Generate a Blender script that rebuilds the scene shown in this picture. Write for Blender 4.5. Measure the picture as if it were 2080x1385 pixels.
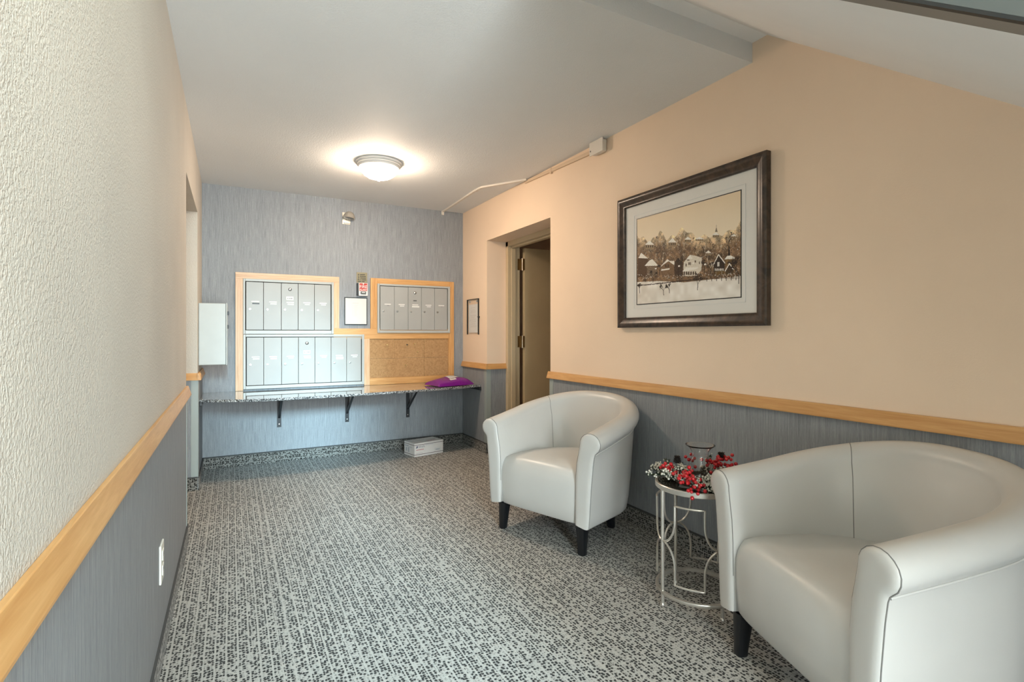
import bpy, bmesh, math, random
import numpy as np
from mathutils import Vector, Matrix
random.seed(7); np.random.seed(7)
S = bpy.context.scene
COL = S.collection
for o in list(bpy.data.objects): bpy.data.objects.remove(o)

# ------------------------------------------------------------------ camera, world, light, exposure
cam_d = bpy.data.cameras.new('camera'); cam = bpy.data.objects.new('camera', cam_d); COL.objects.link(cam)
cam_d.sensor_width = 36.0; cam_d.lens = 1066.0/2080.0*36.0
cam_d.shift_y = -14.8/2080.0; cam_d.clip_start = 0.02; cam_d.clip_end = 60
cam.location = (0, 0, 1.18); cam.rotation_euler = (math.radians(90), 0, math.radians(-28.12))
S.camera = cam

world = bpy.data.worlds.new('overcast_sky'); S.world = world; world.use_nodes = True
bg = world.node_tree.nodes['Background']; bg.inputs[0].default_value = (0.70, 0.86, 1.0, 1); bg.inputs[1].default_value = 0.6

SLOPE = 0.7574; Z0 = 1.365                    # underside of the stair flight: z = Z0 + SLOPE*y
YF = -2.0                                     # glazed entry wall behind the camera
def window_light(name, x0, x1, z0, z1, watts, col):    # overcast daylight just outside the entry glass
    l = bpy.data.lights.new(name, 'AREA'); o = bpy.data.objects.new(name, l); COL.objects.link(o)
    l.shape = 'RECTANGLE'; l.size = x1-x0; l.size_y = z1-z0; l.energy = watts; l.color = col
    o.location = ((x0+x1)/2, YF-.12, (z0+z1)/2); o.rotation_euler = (math.radians(90), 0, 0)
TRANSOM = (-0.14, 0.86, 2.14, 3.20)           # x0 x1 z0 z1 of the glass
DOORGL = (-0.08, 0.80, 0.20, 2.02)
window_light('transom_daylight', *TRANSOM, 72, (.66, .92, 1.0))
window_light('entry_door_daylight', *DOORGL, 106, (.95, .98, 1.0))

sd = bpy.data.lights.new('hazy_low_sun', 'SUN'); so = bpy.data.objects.new('hazy_low_sun', sd); COL.objects.link(so)   # through the entry glass
sd.energy = 3.6; sd.angle = math.radians(9); sd.color = (0.58, 0.85, 1.0)
so.rotation_euler = Vector((.05, 1.0, -.28)).to_track_quat('-Z', 'Y').to_euler(); so.location = (-1.0, -6.0, 4.0)

LAMP_EMIT = 60.0
S.view_settings.view_transform = 'Standard'; S.view_settings.look = 'None'
S.view_settings.gamma = 1.0; S.view_settings.use_curve_mapping = False
S.view_settings.exposure = 1.28

# ------------------------------------------------------------------ helpers
def lin(r, g, b):
    f = lambda c: (c/255/12.92 if c/255 <= .04045 else ((c/255+.055)/1.055)**2.4)
    return (f(r), f(g), f(b), 1)

class NT:
    """tiny node-graph helper"""
    def __init__(s, name):
        s.m = bpy.data.materials.new(name); s.m.use_nodes = True; s.t = s.m.node_tree
        s.b = s.t.nodes['Principled BSDF']; s.out = s.t.nodes['Material Output']
    def n(s, typ, ins=None, **kw):
        x = s.t.nodes.new(typ)
        for k, v in kw.items(): setattr(x, k, v)
        for k, v in (ins or {}).items(): s.put(x.inputs[k], v)
        return x
    def put(s, sock, v):
        if isinstance(v, bpy.types.NodeSocket): s.t.links.new(v, sock)
        elif isinstance(v, bpy.types.Node): s.t.links.new(v.outputs[0], sock)
        else:
            try: sock.default_value = v
            except Exception: sock.default_value = tuple(v)[:3]
    def set(s, **kw):
        names = dict(color='Base Color', rough='Roughness', metal='Metallic', normal='Normal', spec='Specular IOR Level', trans='Transmission Weight', ior='IOR', emit='Emission Color', estr='Emission Strength', coat='Coat Weight', alpha='Alpha', sheen='Sheen Weight')
        for k, v in kw.items(): s.put(s.b.inputs[names[k]], v)
        return s
    def math(s, op, a, b=0.0, c=0.0, clamp=False):
        x = s.t.nodes.new('ShaderNodeMath'); x.operation = op; x.use_clamp = clamp
        s.put(x.inputs[0], a); s.put(x.inputs[1], b); s.put(x.inputs[2], c); return x.outputs[0]
    def mix(s, f, a, b, typ='MIX'):
        x = s.t.nodes.new('ShaderNodeMix'); x.data_type = 'RGBA'; x.blend_type = typ
        s.put(x.inputs[0], f); s.put(x.inputs[6], a); s.put(x.inputs[7], b); return x.outputs[2]
    def ramp(s, f, stops):
        x = s.t.nodes.new('ShaderNodeValToRGB'); e = x.color_ramp.elements
        e[0].position, e[0].color = stops[0]; e[1].position, e[1].color = stops[1]
        for p, c in stops[2:]:
            q = e.new(p); q.color = c
        s.put(x.inputs[0], f); return x.outputs[0]
    def obj(s): return s.n('ShaderNodeTexCoord').outputs['Object']
    def sep(s, v): return s.n('ShaderNodeSeparateXYZ', {0: v}).outputs
    def comb(s, x, y, z=0.0): return s.n('ShaderNodeCombineXYZ', {0: x, 1: y, 2: z}).outputs[0]
    def scale(s, v, sc): return s.n('ShaderNodeMapping', {0: v, 'Scale': sc}).outputs[0]
    def noise(s, v, sc, det=2.0, rough=.5, col=False, dist=0.0):
        x = s.n('ShaderNodeTexNoise', {'Vector': v, 'Scale': sc, 'Detail': det, 'Roughness': rough, 'Distortion': dist}); return x.outputs[1 if col else 0]
    def bump(s, h, strength=.3, dist=.002, normal=None):
        x = s.n('ShaderNodeBump', {'Strength': strength, 'Distance': dist, 'Height': h})
        if normal: s.put(x.inputs['Normal'], normal)
        return x.outputs[0]

def plain(name, col, rough=.5, metal=0.0, nscale=0, namt=.08, bump=0, bdist=.001, **kw):
    q = NT(name)
    if nscale:
        f = q.noise(q.obj(), nscale, 3)
        d = tuple(max(0, c*(1-namt)) for c in col[:3])+(1,); l = tuple(min(1, c*(1+namt)) for c in col[:3])+(1,)
        q.set(color=q.ramp(f, [(.3, d), (.7, l)]))
        if bump: q.set(normal=q.bump(f, bump, bdist))
    else: q.set(color=col)
    q.set(rough=rough, metal=metal, **kw)
    return q.m

class MB:
    """collects geometry for ONE mesh object"""
    def __init__(s): s.v = []; s.f = []
    def add(s, vs, fs):
        k = len(s.v); s.v += [tuple(v) for v in vs]; s.f += [tuple(i+k for i in f) for f in fs]; return s
    def box(s, x0, x1, y0, y1, z0, z1):
        return s.add([(x, y, z) for z in (z0, z1) for y in (y0, y1) for x in (x0, x1)],
                     [(0, 2, 3, 1), (4, 5, 7, 6), (0, 1, 5, 4), (2, 6, 7, 3), (0, 4, 6, 2), (1, 3, 7, 5)])
    def prism(s, poly, a0, a1, axis='x'):
        """extrude a 2D polygon along an axis; (u,v) are the other two axes in xyz order"""
        def P(u, v, a): return {'x': (a, u, v), 'y': (u, a, v), 'z': (u, v, a)}[axis]
        n = len(poly); vs = [P(u, v, a0) for u, v in poly]+[P(u, v, a1) for u, v in poly]
        return s.add(vs, [tuple(range(n-1, -1, -1)), tuple(range(n, 2*n))]+[(i, (i+1) % n, n+(i+1) % n, n+i) for i in range(n)])
    def slab(s, x0, x1, y0, y1, zf, th):
        """box whose underside follows z = zf(y)"""
        vs = [(x, y, zf(y)+d) for d in (0, th) for y in (y0, y1) for x in (x0, x1)]
        return s.add(vs, [(0, 2, 3, 1), (4, 5, 7, 6), (0, 1, 5, 4), (2, 6, 7, 3), (0, 4, 6, 2), (1, 3, 7, 5)])
    def lathe(s, prof, n=32, c=(0, 0, 0), close=False, M=None):
        vs = []; m = len(prof)
        for i in range(n):
            a = 2*math.pi*i/n
            for r, z in prof:
                p = Vector((r*math.cos(a), r*math.sin(a), z))
                if M is not None: p = M @ p
                vs.append(p+Vector(c))
        fs = []
        for i in range(n):
            j = (i+1) % n
            for k in range(m if close else m-1):
                l = (k+1) % m; fs.append((i*m+k, j*m+k, j*m+l, i*m+l))
        return s.add(vs, fs)
    def tube(s, pts, r, n=8, closed=False, caps=True, flat=None):
        pts = [Vector(p) for p in pts]; N = len(pts); vs = []; up = None
        for i, p in enumerate(pts):
            if closed: t = pts[(i+1) % N]-pts[i-1]
            else: t = pts[min(i+1, N-1)]-pts[max(i-1, 0)]
            t.normalize()
            if up is None:
                up = Vector((0, 0, 1)) if abs(t.z) < .9 else Vector((1, 0, 0))
            a = t.cross(up)
            if a.length < 1e-6: a = t.cross(Vector((1, .3, 0)))
            a.normalize(); b = a.cross(t).normalized(); up = b
            rr = r[i] if isinstance(r, (list, tuple)) else r
            for k in range(n):
                w = 2*math.pi*k/n
                vs.append(p+a*math.cos(w)*rr+b*math.sin(w)*rr*(flat or 1))
        fs = []
        for i in range(N if closed else N-1):
            j = (i+1) % N
            for k in range(n): fs.append((i*n+k, i*n+(k+1) % n, j*n+(k+1) % n, j*n+k))
        if caps and not closed: fs += [tuple(range(n-1, -1, -1)), tuple((N-1)*n+k for k in range(n))]
        return s.add(vs, fs)
    def sphere(s, c, r, u=10, v=6, sc=(1, 1, 1)):
        c = Vector(c); vs = [c+Vector((0, 0, r*sc[2]))]
        for j in range(1, v):
            for i in range(u):
                a, b = 2*math.pi*i/u, math.pi*j/v
                vs.append(c+Vector((r*sc[0]*math.sin(b)*math.cos(a), r*sc[1]*math.sin(b)*math.sin(a), r*sc[2]*math.cos(b))))
        vs.append(c-Vector((0, 0, r*sc[2]))); L = len(vs)-1; fs = [(0, 1+i, 1+(i+1) % u) for i in range(u)]
        for j in range(v-2):
            for i in range(u): fs.append((1+j*u+i, 1+(j+1)*u+i, 1+(j+1)*u+(i+1) % u, 1+j*u+(i+1) % u))
        return s.add(vs, fs+[(L, 1+(v-2)*u+(i+1) % u, 1+(v-2)*u+i) for i in range(u)])
    def build(s, name, m, parent=None, off=None, smooth=False, bevel=0, seg=2):
        off = Vector(off) if off is not None else Vector((0, 0, 0))
        me = bpy.data.meshes.new(name); me.from_pydata([tuple(Vector(v)-off) for v in s.v], [], s.f); me.update()
        bm = bmesh.new(); bm.from_mesh(me); bmesh.ops.recalc_face_normals(bm, faces=bm.faces); bm.to_mesh(me); bm.free()
        if m: me.materials.append(m)
        if smooth:
            me.polygons.foreach_set('use_smooth', [True]*len(me.polygons))
            if smooth != 'all': me.set_sharp_from_angle(angle=math.radians(40))
        o = bpy.data.objects.new(name, me); COL.objects.link(o)
        if parent is not None: o.parent = parent
        if bevel:
            b = o.modifiers.new('bevel', 'BEVEL'); b.width = bevel; b.segments = seg; b.limit_method = 'ANGLE'; b.angle_limit = math.radians(35); b.harden_normals = False
        return o

def tag(o, label, cat=None, group=None, kind=None):
    o['label'] = label
    if cat: o['category'] = cat
    if group: o['group'] = group
    if kind: o['kind'] = kind
    return o
def thing(name, label, cat, loc=(0, 0, 0), rz=0.0, group=None):
    e = bpy.data.objects.new(name, None); COL.objects.link(e); e.location = loc; e.rotation_euler = (0, 0, rz); e.empty_display_size = .1
    return tag(e, label, cat, group)
def struct(name, mb, m, label, **kw):
    o = mb.build(name, m, **kw); return tag(o, label, None, None, 'structure')
def world_off(p):
    v = Vector((0, 0, 0))
    while p is not None: v += p.location; p = p.parent
    return v
def part(name, mb, m, parent, **kw):
    """geometry given in world coordinates, parent chain unrotated"""
    return mb.build(name, m, parent, off=world_off(parent), **kw)
def text(name, body, size, m, parent, M, extrude=.0003, align='CENTER'):
    cu = bpy.data.curves.new(name, 'FONT'); cu.body = body; cu.size = size; cu.align_x = align; cu.extrude = extrude; cu.resolution_u = 2
    t = bpy.data.objects.new('tmp', cu); COL.objects.link(t)
    bpy.context.view_layer.update()
    me = bpy.data.meshes.new_from_object(t.evaluated_get(bpy.context.evaluated_depsgraph_get())); bpy.data.objects.remove(t)
    me.transform(M); me.name = name; me.materials.clear(); me.materials.append(m)
    o = bpy.data.objects.new(name, me); COL.objects.link(o); o.parent = parent; return o

# ------------------------------------------------------------------ room numbers
XL, XR, YB, ZC = -0.2274, 2.2208, 5.29, 2.4895
ZT = 3.6                                 # ceiling of the stair bay
YS, ZS, YT = 1.69, 2.585, 1.611          # soffit step, upper ceiling strip, top of slope
RY0, RY1 = 3.512, 4.681                  # right recess
LY0, LY1 = 3.497, 4.616                  # left recess
ZR = 2.098                               # recess head
RD = 0.212                               # recess depth
BASE = 0.098                             # carpet base height
RAIL0, RAIL1 = 0.829, 0.883
zs = lambda y: Z0+SLOPE*y

# ------------------------------------------------------------------ materials of the shell
def paint(name, col, scale, strength, dist, blotch=.05):
    q = NT(name); c = q.obj()
    n1 = q.noise(c, scale, 3, .55); n2 = q.noise(c, 1.7, 3)
    d = tuple(x*(1-blotch) for x in col[:3])+(1,)
    q.set(color=q.ramp(n2, [(.35, d), (.65, col)]), rough=.72, spec=.25, normal=q.bump(q.ramp(n1, [(.38, (0, 0, 0, 1)), (.62, (1, 1, 1, 1))]), strength, dist))
    return q.m
M_beige = paint('beige_wall_paint', (.89, .695, .52, 1), 150, .16, .0012)
M_beige_rough = paint('beige_orange_peel_paint', (.62, .57, .505, 1), 165, .55, .0022, .08)
M_ceil = paint('white_textured_ceiling', (.80, .805, .80, 1), 140, .35, .0018, .03)
M_slope = paint('smooth_white_ceiling', (.92, .91, .90, 1), 90, .04, .0006, .03)

def wallpaper(name):
    q = NT(name); x, y, z = q.sep(q.obj())[:3]
    u = q.math('ADD', x, y)
    v = q.comb(q.math('MULTIPLY', u, 210), q.math('MULTIPLY', z, 7), 0)
    a = q.noise(v, 1.0, 3, .6)
    b = q.noise(q.comb(q.math('MULTIPLY', u, 620), q.math('MULTIPLY', z, 55), 3), 1.0, 2)
    w = q.noise(q.comb(q.math('MULTIPLY', u, 38), q.math('MULTIPLY', z, 1.5), 9), 1.0, 2)
    s = q.math('ADD', q.math('MULTIPLY', a, .6), q.math('ADD', q.math('MULTIPLY', b, .25), q.math('MULTIPLY', w, .15)))
    col = q.ramp(s, [(.30, (.175, .186, .203, 1)), (.72, (.395, .408, .42, 1)), (.5, (.272, .286, .303, 1))])
    q.set(color=col, rough=.55, spec=.35, normal=q.bump(s, .35, .0012)); return q.m
M_paper = wallpaper('grey_woven_vinyl_wallcovering')

def carpet(name, iu, iv, cell=.0122, tone=1.0):
    q = NT(name); c = q.sep(q.obj()); u, v = c[iu], c[iv]
    wob = q.noise(q.comb(q.math('MULTIPLY', u, 30), q.math('MULTIPLY', v, 14), 0), 1.0, 2)
    uu = q.math('ADD', q.math('DIVIDE', u, cell), q.math('MULTIPLY', wob, .35))
    vv = q.math('DIVIDE', v, cell*1.05)
    vo = q.n('ShaderNodeTexVoronoi', {'Vector': q.comb(uu, vv, 0), 'Scale': 1.0, 'Randomness': .6}, voronoi_dimensions='2D')
    blob = q.math('SUBTRACT', 1.0, q.math('MULTIPLY', vo.outputs['Distance'], 1.55), clamp=True)
    rnd = q.n('ShaderNodeSeparateColor', {0: vo.outputs['Color']}).outputs[0]
    keep = q.math('ADD', .35, q.math('MULTIPLY', q.math('GREATER_THAN', rnd, .28), .65))
    fn = q.noise(q.comb(q.math('MULTIPLY', u, 300), q.math('MULTIPLY', v, 240), 0), 1.0, 3, .65)
    fr = q.math('FRACT', q.math('DIVIDE', q.math('ADD', uu, q.math('MULTIPLY', q.noise(q.comb(q.math('MULTIPLY', u, 9), 0.0, 0.0), 1.0, 1), 3.0)), 3.0))
    sn = q.noise(q.comb(q.math('MULTIPLY', u, 60), q.math('MULTIPLY', v, 16), 5), 1.0, 1)
    stripe = q.math('MULTIPLY', q.math('LESS_THAN', fr, .17), q.math('MULTIPLY', q.math('SUBTRACT', sn, .24), 5.0, clamp=True))
    val = q.math('ADD', q.math('MULTIPLY', blob, keep), q.math('MULTIPLY', q.math('SUBTRACT', fn, .5), 1.7))
    d0 = q.math('MULTIPLY', q.math('SUBTRACT', val, .16), 2.8, clamp=True)
    d2 = q.math('MULTIPLY', d0, q.math('SUBTRACT', 1.0, q.math('MULTIPLY', stripe, .92)))
    big = q.noise(q.comb(u, v, 0), 1.3, 2)
    k_ = lambda *x: tuple(y*tone for y in x)+(1,)
    light = q.ramp(big, [(.3, k_(.40, .385, .355)), (.7, k_(.46, .445, .41))])
    q.set(color=q.mix(d2, light, k_(.020, .019, .018)), rough=.95, spec=.06, normal=q.bump(q.math('SUBTRACT', 1.0, d2), .5, .004), sheen=.1)
    return q.m
M_carpet = carpet('grey_flecked_loop_carpet', 0, 1)
M_base_x = carpet('carpet_base_along_x', 2, 0, .0125, .6); M_base_y = carpet('carpet_base_along_y', 2, 1, .0125, .72)  # base carpet darker than the floor: shade under the counter put into its colour

def oak(name, axis, a=(.54, .265, .085, 1), b=(.70, .405, .165, 1)):
    q = NT(name); c = q.obj()
    sc = [38, 38, 38]; sc[axis] = 2.2
    n = q.noise(q.scale(c, tuple(sc)), 1.0, 4, .6, dist=.8)
    g = q.noise(q.scale(c, tuple(x*5 for x in sc)), 1.0, 2)
    f = q.math('ADD', q.math('MULTIPLY', n, .75), q.math('MULTIPLY', g, .25))
    q.set(color=q.ramp(f, [(.34, a), (.66, b)]), rough=.38, spec=.45, normal=q.bump(f, .12, .0008)); return q.m
M_oakx, M_oaky, M_oakz = oak('honey_oak_grain_x', 0), oak('honey_oak_grain_y', 1), oak('honey_oak_grain_z', 2)
PINK = ((.60, .36, .20, 1), (.76, .52, .33, 1))
M_poakx, M_poakz = oak('pale_oak_grain_x', 0, *PINK), oak('pale_oak_grain_z', 2, *PINK)
M_guard = plain('grey_green_vinyl_corner_guard', (.33, .37, .355, 1), .45)
M_frame = plain('tan_steel_door_frame', (.56, .45, .29, 1), .42, nscale=3, namt=.04)
M_door = plain('tan_painted_door', (.52, .41, .25, 1), .5, nscale=4, namt=.05)
M_dark = plain('dark_void', (.02, .018, .015, 1), .9)

# ------------------------------------------------------------------ shell
struct('floor', MB().box(-0.75, 4.2, YF-.1, YB+.2, -.1, 0), M_carpet, 'grey flecked loop carpet covering the whole lobby floor')
struct('ceiling', MB().box(XL-.25, XR+.25, YS, YB+.1, ZC, ZS), M_ceil, 'flat textured off white ceiling above the mailboxes')
struct('ceiling', MB().box(.9, XR+.02, YT-.02, YS+.0, ZS, ZS+.1), M_slope, 'narrow raised ceiling strip between the soffit step and the stair slope')
struct('ceiling', MB().slab(.905, XR+.02, -Z0/SLOPE-.05, YT, zs, .26), M_slope, 'smooth white sloped ceiling under the stair flight')
struct('ceiling', MB().box(XL-.25, XR+.25, YF-.1, YS+.1, ZT, ZT+.1), M_ceil, 'high ceiling of the stair bay behind the camera')
struct('wall_upper', MB().box(XL, XR, YS, YS+.1, ZS, ZT), M_beige, 'wall above the soffit step facing the stair bay')
def side_wall(name, x0, x1, y0, y1, m, label):
    mb = MB()
    mb.prism([(YF-.1, 0), (y0, 0), (y0, ZR), (y0, ZC+.02), (YS+.05, ZC+.02), (YS+.05, ZT+.02), (YF-.1, ZT+.02)], x0, x1)
    mb.box(x0, x1, y0, y1, ZR, ZC+.02); mb.box(x0, x1, y1, YB+.1, 0, ZC+.02)
    return struct(name, mb, m, label)
wr = side_wall('wall_right', XR, XR+RD, RY0, RY1, M_beige, 'tan painted right wall with a door recess and grey wainscot')
wl = side_wall('wall_left', XL-RD, XL, LY0, LY1, M_beige_rough, 'rough pale beige left wall with a grey wainscot')
wb = struct('wall_back', MB().box(XL, XR, YB, YB+.1, 0, ZC+.02), M_paper, 'grey woven vinyl back wall that carries the mailboxes')
mb = MB(); a, b, c, d = TRANSOM; e, f, g, h = DOORGL     # wall around the entry glass
mb.box(XL, XR, YF-.1, YF, d, ZT); mb.box(XL, a, YF-.1, YF, c, d); mb.box(b, XR, YF-.1, YF, c, d); mb.box(XL, XR, YF-.1, YF, h+.06, c)
mb.box(XL, e-.06, YF-.1, YF, 0, h+.06); mb.box(f+.06, XR, YF-.1, YF, 0, h+.06)
struct('wall_front', mb, M_beige, 'entry wall behind the camera with a glazed door and a transom window')
mb = MB(); mb.box(4.0, 4.1, 2.6, YB+.1, 0, 2.42); mb.box(XR+RD, 4.1, YB-.06, YB+.1, 0, 2.42); mb.box(XR+RD, 4.1, 2.6, 2.7, 0, 2.42)
struct('wall_annex', mb, M_beige, 'dim tan walls of the room beyond the open door')
struct('ceiling', MB().box(XR+RD, 4.1, 2.6, YB+.1, 2.38, 2.46), M_ceil, 'dim ceiling of the room beyond the open door')
struct('wall_annex', MB().box(-.8, XL-RD-.07, LY0-.1, LY1+.1, 0, 2.42), M_beige, 'wall closing the space behind the left recess door')

# wainscot (grey wallcovering below the rail) as thin sheets on the side walls
W = .004
part('wainscot', MB().box(XR-W, XR, YF, RY0, 0, RAIL1-.03), M_paper, wr)
part('wainscot', MB().box(XR-W, XR, RY1, YB, 0, RAIL1-.03), M_paper, wr)
part('wainscot', MB().box(XR, XR+RD, RY1-W, RY1, 0, RAIL1-.03), M_paper, wr)
part('wainscot', MB().box(XR, XR+RD, RY0, RY0+W, 0, RAIL1-.03), M_paper, wr)
part('wainscot', MB().box(XL, XL+W, YF, LY0, 0, RAIL1-.03), M_paper, wl)
part('wainscot', MB().box(XL, XL+W, LY1, YB, 0, RAIL1-.03), M_paper, wl)
part('wainscot', MB().box(XL-RD, XL, LY1-W, LY1, 0, RAIL1-.03), M_paper, wl)
part('wainscot', MB().box(XL-RD, XL, LY0, LY0+W, 0, RAIL1-.03), M_paper, wl)

# corner guards on the recess edges
def guard(wall, x, y, sx, sy, wd=.042):
    mb = MB(); g = .0025
    xa, xb = sorted((x, x+sx*wd)); mb.box(xa-(g if sx > 0 else 0), xb+(g if sx < 0 else 0), *sorted((y-sy*W-sy*g, y)), BASE, RAIL0)
    ya, yb = sorted((y, y+sy*wd)); mb.box(*sorted((x-sx*W-sx*g, x)), ya-W-g, yb+W, BASE, RAIL0)
    part('corner_guard', mb, M_guard, wall, bevel=.001)
guard(wr, XR, RY1, 1, 1); guard(wr, XR, RY0, 1, -1); guard(wl, XL, LY1, -1, 1); guard(wl, XL, LY0, -1, -1)

# chair rails: sloping face, thicker at the foot
def rail_prof(d0=.010, d1=.025): return [(0, RAIL0), (d1, RAIL0), (d1, RAIL0+.006), (d0, RAIL1), (0, RAIL1)]
def rail_y(name, x, sgn, y0, y1, label, m=M_oaky):
    return struct(name, MB().prism([(x+sgn*d, z) for d, z in rail_prof()], y0, y1, 'y'), m, label, bevel=.0015)
def rail_x(name, y, sgn, x0, x1, label):
    return struct(name, MB().prism([(y+sgn*d, z) for d, z in rail_prof()], x0, x1, 'x'), M_oakx, label, bevel=.0015)
rail_y('trim_1', XR, -1, YF, RY0+.022, 'long honey oak chair rail along the right wall')
rail_y('trim_2', XR, -1, RY1-.024, YB, 'short honey oak chair rail on the right wall by the purple mailer')
rail_x('trim_3', RY1, -1, XR-.024, XR+RD, 'short honey oak chair rail inside the right door recess')
rail_y('trim_4', XL, 1, YF, LY0+.022, 'long honey oak chair rail along the near left wall')
rail_y('trim_5', XL, 1, LY1-.024, YB, 'short honey oak chair rail under the grey wall cabinet')
rail_x('trim_6', LY1, -1, XL-RD, XL+.024, 'short honey oak chair rail inside the left recess')

# carpet bases with a dark binding on top
M_bind = plain('dark_carpet_binding', (.06, .06, .06, 1), .8)
def base(name, x0, x1, y0, y1, m, label):
    o = struct(name, MB().box(x0, x1, y0, y1, 0, BASE), m, label)
    part('binding', MB().box(x0-.001, x1+.001, y0-.001, y1+.001, BASE-.005, BASE+.004), M_bind, o)
D = .011
base('baseboard_back', XL, XR, YB-D, YB, M_base_x, 'carpet strip base along the back wall')
base('baseboard_right', XR-D, XR-.002, YF, RY0, M_base_y, 'carpet strip base along the right wall behind the armchairs')
base('baseboard_right', XR-D, XR-.002, RY1, YB-D, M_base_y, 'short carpet strip base on the right wall under the counter end')
base('baseboard_right', XR, XR+RD, RY1-D, RY1-.001, M_base_x, 'carpet strip base inside the right door recess')
base('baseboard_left', XL+.002, XL+D, YF, LY0, M_base_y, 'carpet strip base along the near left wall')
base('baseboard_left', XL+.002, XL+D, LY1, YB-D, M_base_y, 'short carpet strip base on the left wall under the counter')
base('baseboard_left', XL-RD, XL, LY1-D, LY1-.001, M_base_x, 'carpet strip base inside the left recess')

# stair stringer and entry glass
M_skf = plain('dark_grey_steel_flange', (.19, .185, .175, 1), .45); M_gap_shade = plain('black_shadow_gap', (.008, .008, .008, 1), .6)
M_curb = plain('grey_green_painted_steel', (.075, .08, .075, 1), .5)
q = NT('clear_window_glass'); t = q.n('ShaderNodeBsdfTransparent', {0: (.93, .96, .96, 1)}); g = q.n('ShaderNodeBsdfGlossy', {1: .02}); mx = q.n('ShaderNodeMixShader', {0: .07, 1: t, 2: g}); q.t.links.new(mx.outputs[0], q.out.inputs[0]); M_glass_thin = q.m
st = tag(bpy.data.objects.new('trim_7', None), 'dark grey steel stringer along the free edge of the stair flight', None, None, 'structure'); COL.objects.link(st); st.location = (.94, .4, zs(.4))
YB0 = -Z0/SLOPE
part('flange', MB().slab(.909, .982, YB0, YT, lambda y: zs(y)-.002, .012), M_skf, st)
part('shadow_gap', MB().slab(.888, .9088, YB0, YT, lambda y: zs(y)-.002, .006), M_gap_shade, st)  # solid black strip, paints the shade of the gap beside the flange
part('web', MB().slab(.888, .900, YB0, YT, lambda y: zs(y)+.0042, .30), M_curb, st)
M_alu = plain('dark_bronze_window_frame', (.05, .045, .04, 1), .4)
def glazed(name, kind_label, x0, x1, z0, z1, bars, w=.05):
    r = tag(bpy.data.objects.new(name, None), kind_label, None, None, 'structure'); COL.objects.link(r); r.location = ((x0+x1)/2, YF-.05, z0)
    mb = MB(); mb.box(x0, x0+w, YF-.07, YF-.02, z0, z1); mb.box(x1-w, x1, YF-.07, YF-.02, z0, z1); mb.box(x0+w, x1-w, YF-.07, YF-.02, z0, z0+w); mb.box(x0+w, x1-w, YF-.07, YF-.02, z1-w, z1)
    for bx_ in bars: mb.box(bx_-.02, bx_+.02, YF-.07, YF-.02, z0+w, z1-w)
    part('window_frame', mb, M_alu, r, bevel=.002)
    xs_ = [x0+w-.01]+list(bars)+[x1-w+.01]
    for k in range(len(xs_)-1): part('pane', MB().box(xs_[k], xs_[k+1], YF-.048, YF-.042, z0+w-.01, z1-w+.01), M_glass_thin, r)
    return r
glazed('window_1', 'transom window high above the entry door behind the camera', *TRANSOM, (.36,), .03)
dr_ = glazed('door_3', 'glazed entry door behind the camera', DOORGL[0]-.06, DOORGL[1]+.06, .0, DOORGL[3]+.06, (), .06)
part('kick_rail', MB().box(DOORGL[0], DOORGL[1], YF-.07, YF-.02, .06, .20), M_alu, dr_, bevel=.002)
part('door_handle', MB().tube([(DOORGL[1]-.02, YF-.02, .95), (DOORGL[1]-.02, YF+.04, .95), (DOORGL[1]-.02, YF+.04, 1.25), (DOORGL[1]-.02, YF-.02, 1.25)], .011, 8), M_alu, dr_, smooth=True)

# ------------------------------------------------------------------ open door in the right recess
XF = XR+RD
dj = tag(bpy.data.objects.new('door_1', None), 'tan door standing open in the right recess, hung on brass hinges', None, None, 'structure'); COL.objects.link(dj); dj.location = (XF, 4.1, 0)
FH = 2.05
mb = MB()
def jamb(ya, yb, s):
    # face, return and stop of a hollow steel frame; s points into the opening
    mb.box(XF-.004, XF+.03, *sorted((ya, ya+s*.05)), 0, FH+.048)
    mb.box(XF+.03, XF+.075, *sorted((ya, ya+s*.066)), 0, FH)
    mb.box(XF+.075, XF+.13, *sorted((ya, ya+s*.05)), 0, FH+.02)
jamb(RY1-.001, 0, -1); jamb(RY0+.001, 0, 1)
mb.box(XF-.004, XF+.03, RY0, RY1, FH, ZR); mb.box(XF+.03, XF+.075, RY0, RY1, FH-.016, ZR); mb.box(XF+.075, XF+.13, RY0, RY1, FH, ZR)
part('door_frame', mb, M_frame, dj, bevel=.003)
DX0, DY = XF+.170, RY1-.082
slab = part('door_leaf', MB().box(DX0, DX0+.96, DY, DY+.044, .012, FH-.008), M_door, dj, bevel=.002)
M_brass = plain('aged_brass_hinge', (.34, .21, .075, 1), .35, .9); M_pin = plain('worn_bright_hinge_pin', (.75, .70, .60, 1), .3, .9)
for zc in (1.877, 1.10, .26):
    h = part('hinge', MB().box(XF+.105, XF+.150, RY1-.0545, RY1-.0515, zc-.057, zc+.057).box(XF+.150, DX0-.001, DY-.002, DY+.001, zc-.057, zc+.057).box(DX0-.003, DX0, DY, DY+.034, zc-.057, zc+.057), M_brass, dj)
    part('hinge_pin', MB().tube([(XF+.15, DY+.012, zc-.062), (XF+.15, DY+.012, zc+.062)], .006, 10), M_pin, h)
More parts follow.
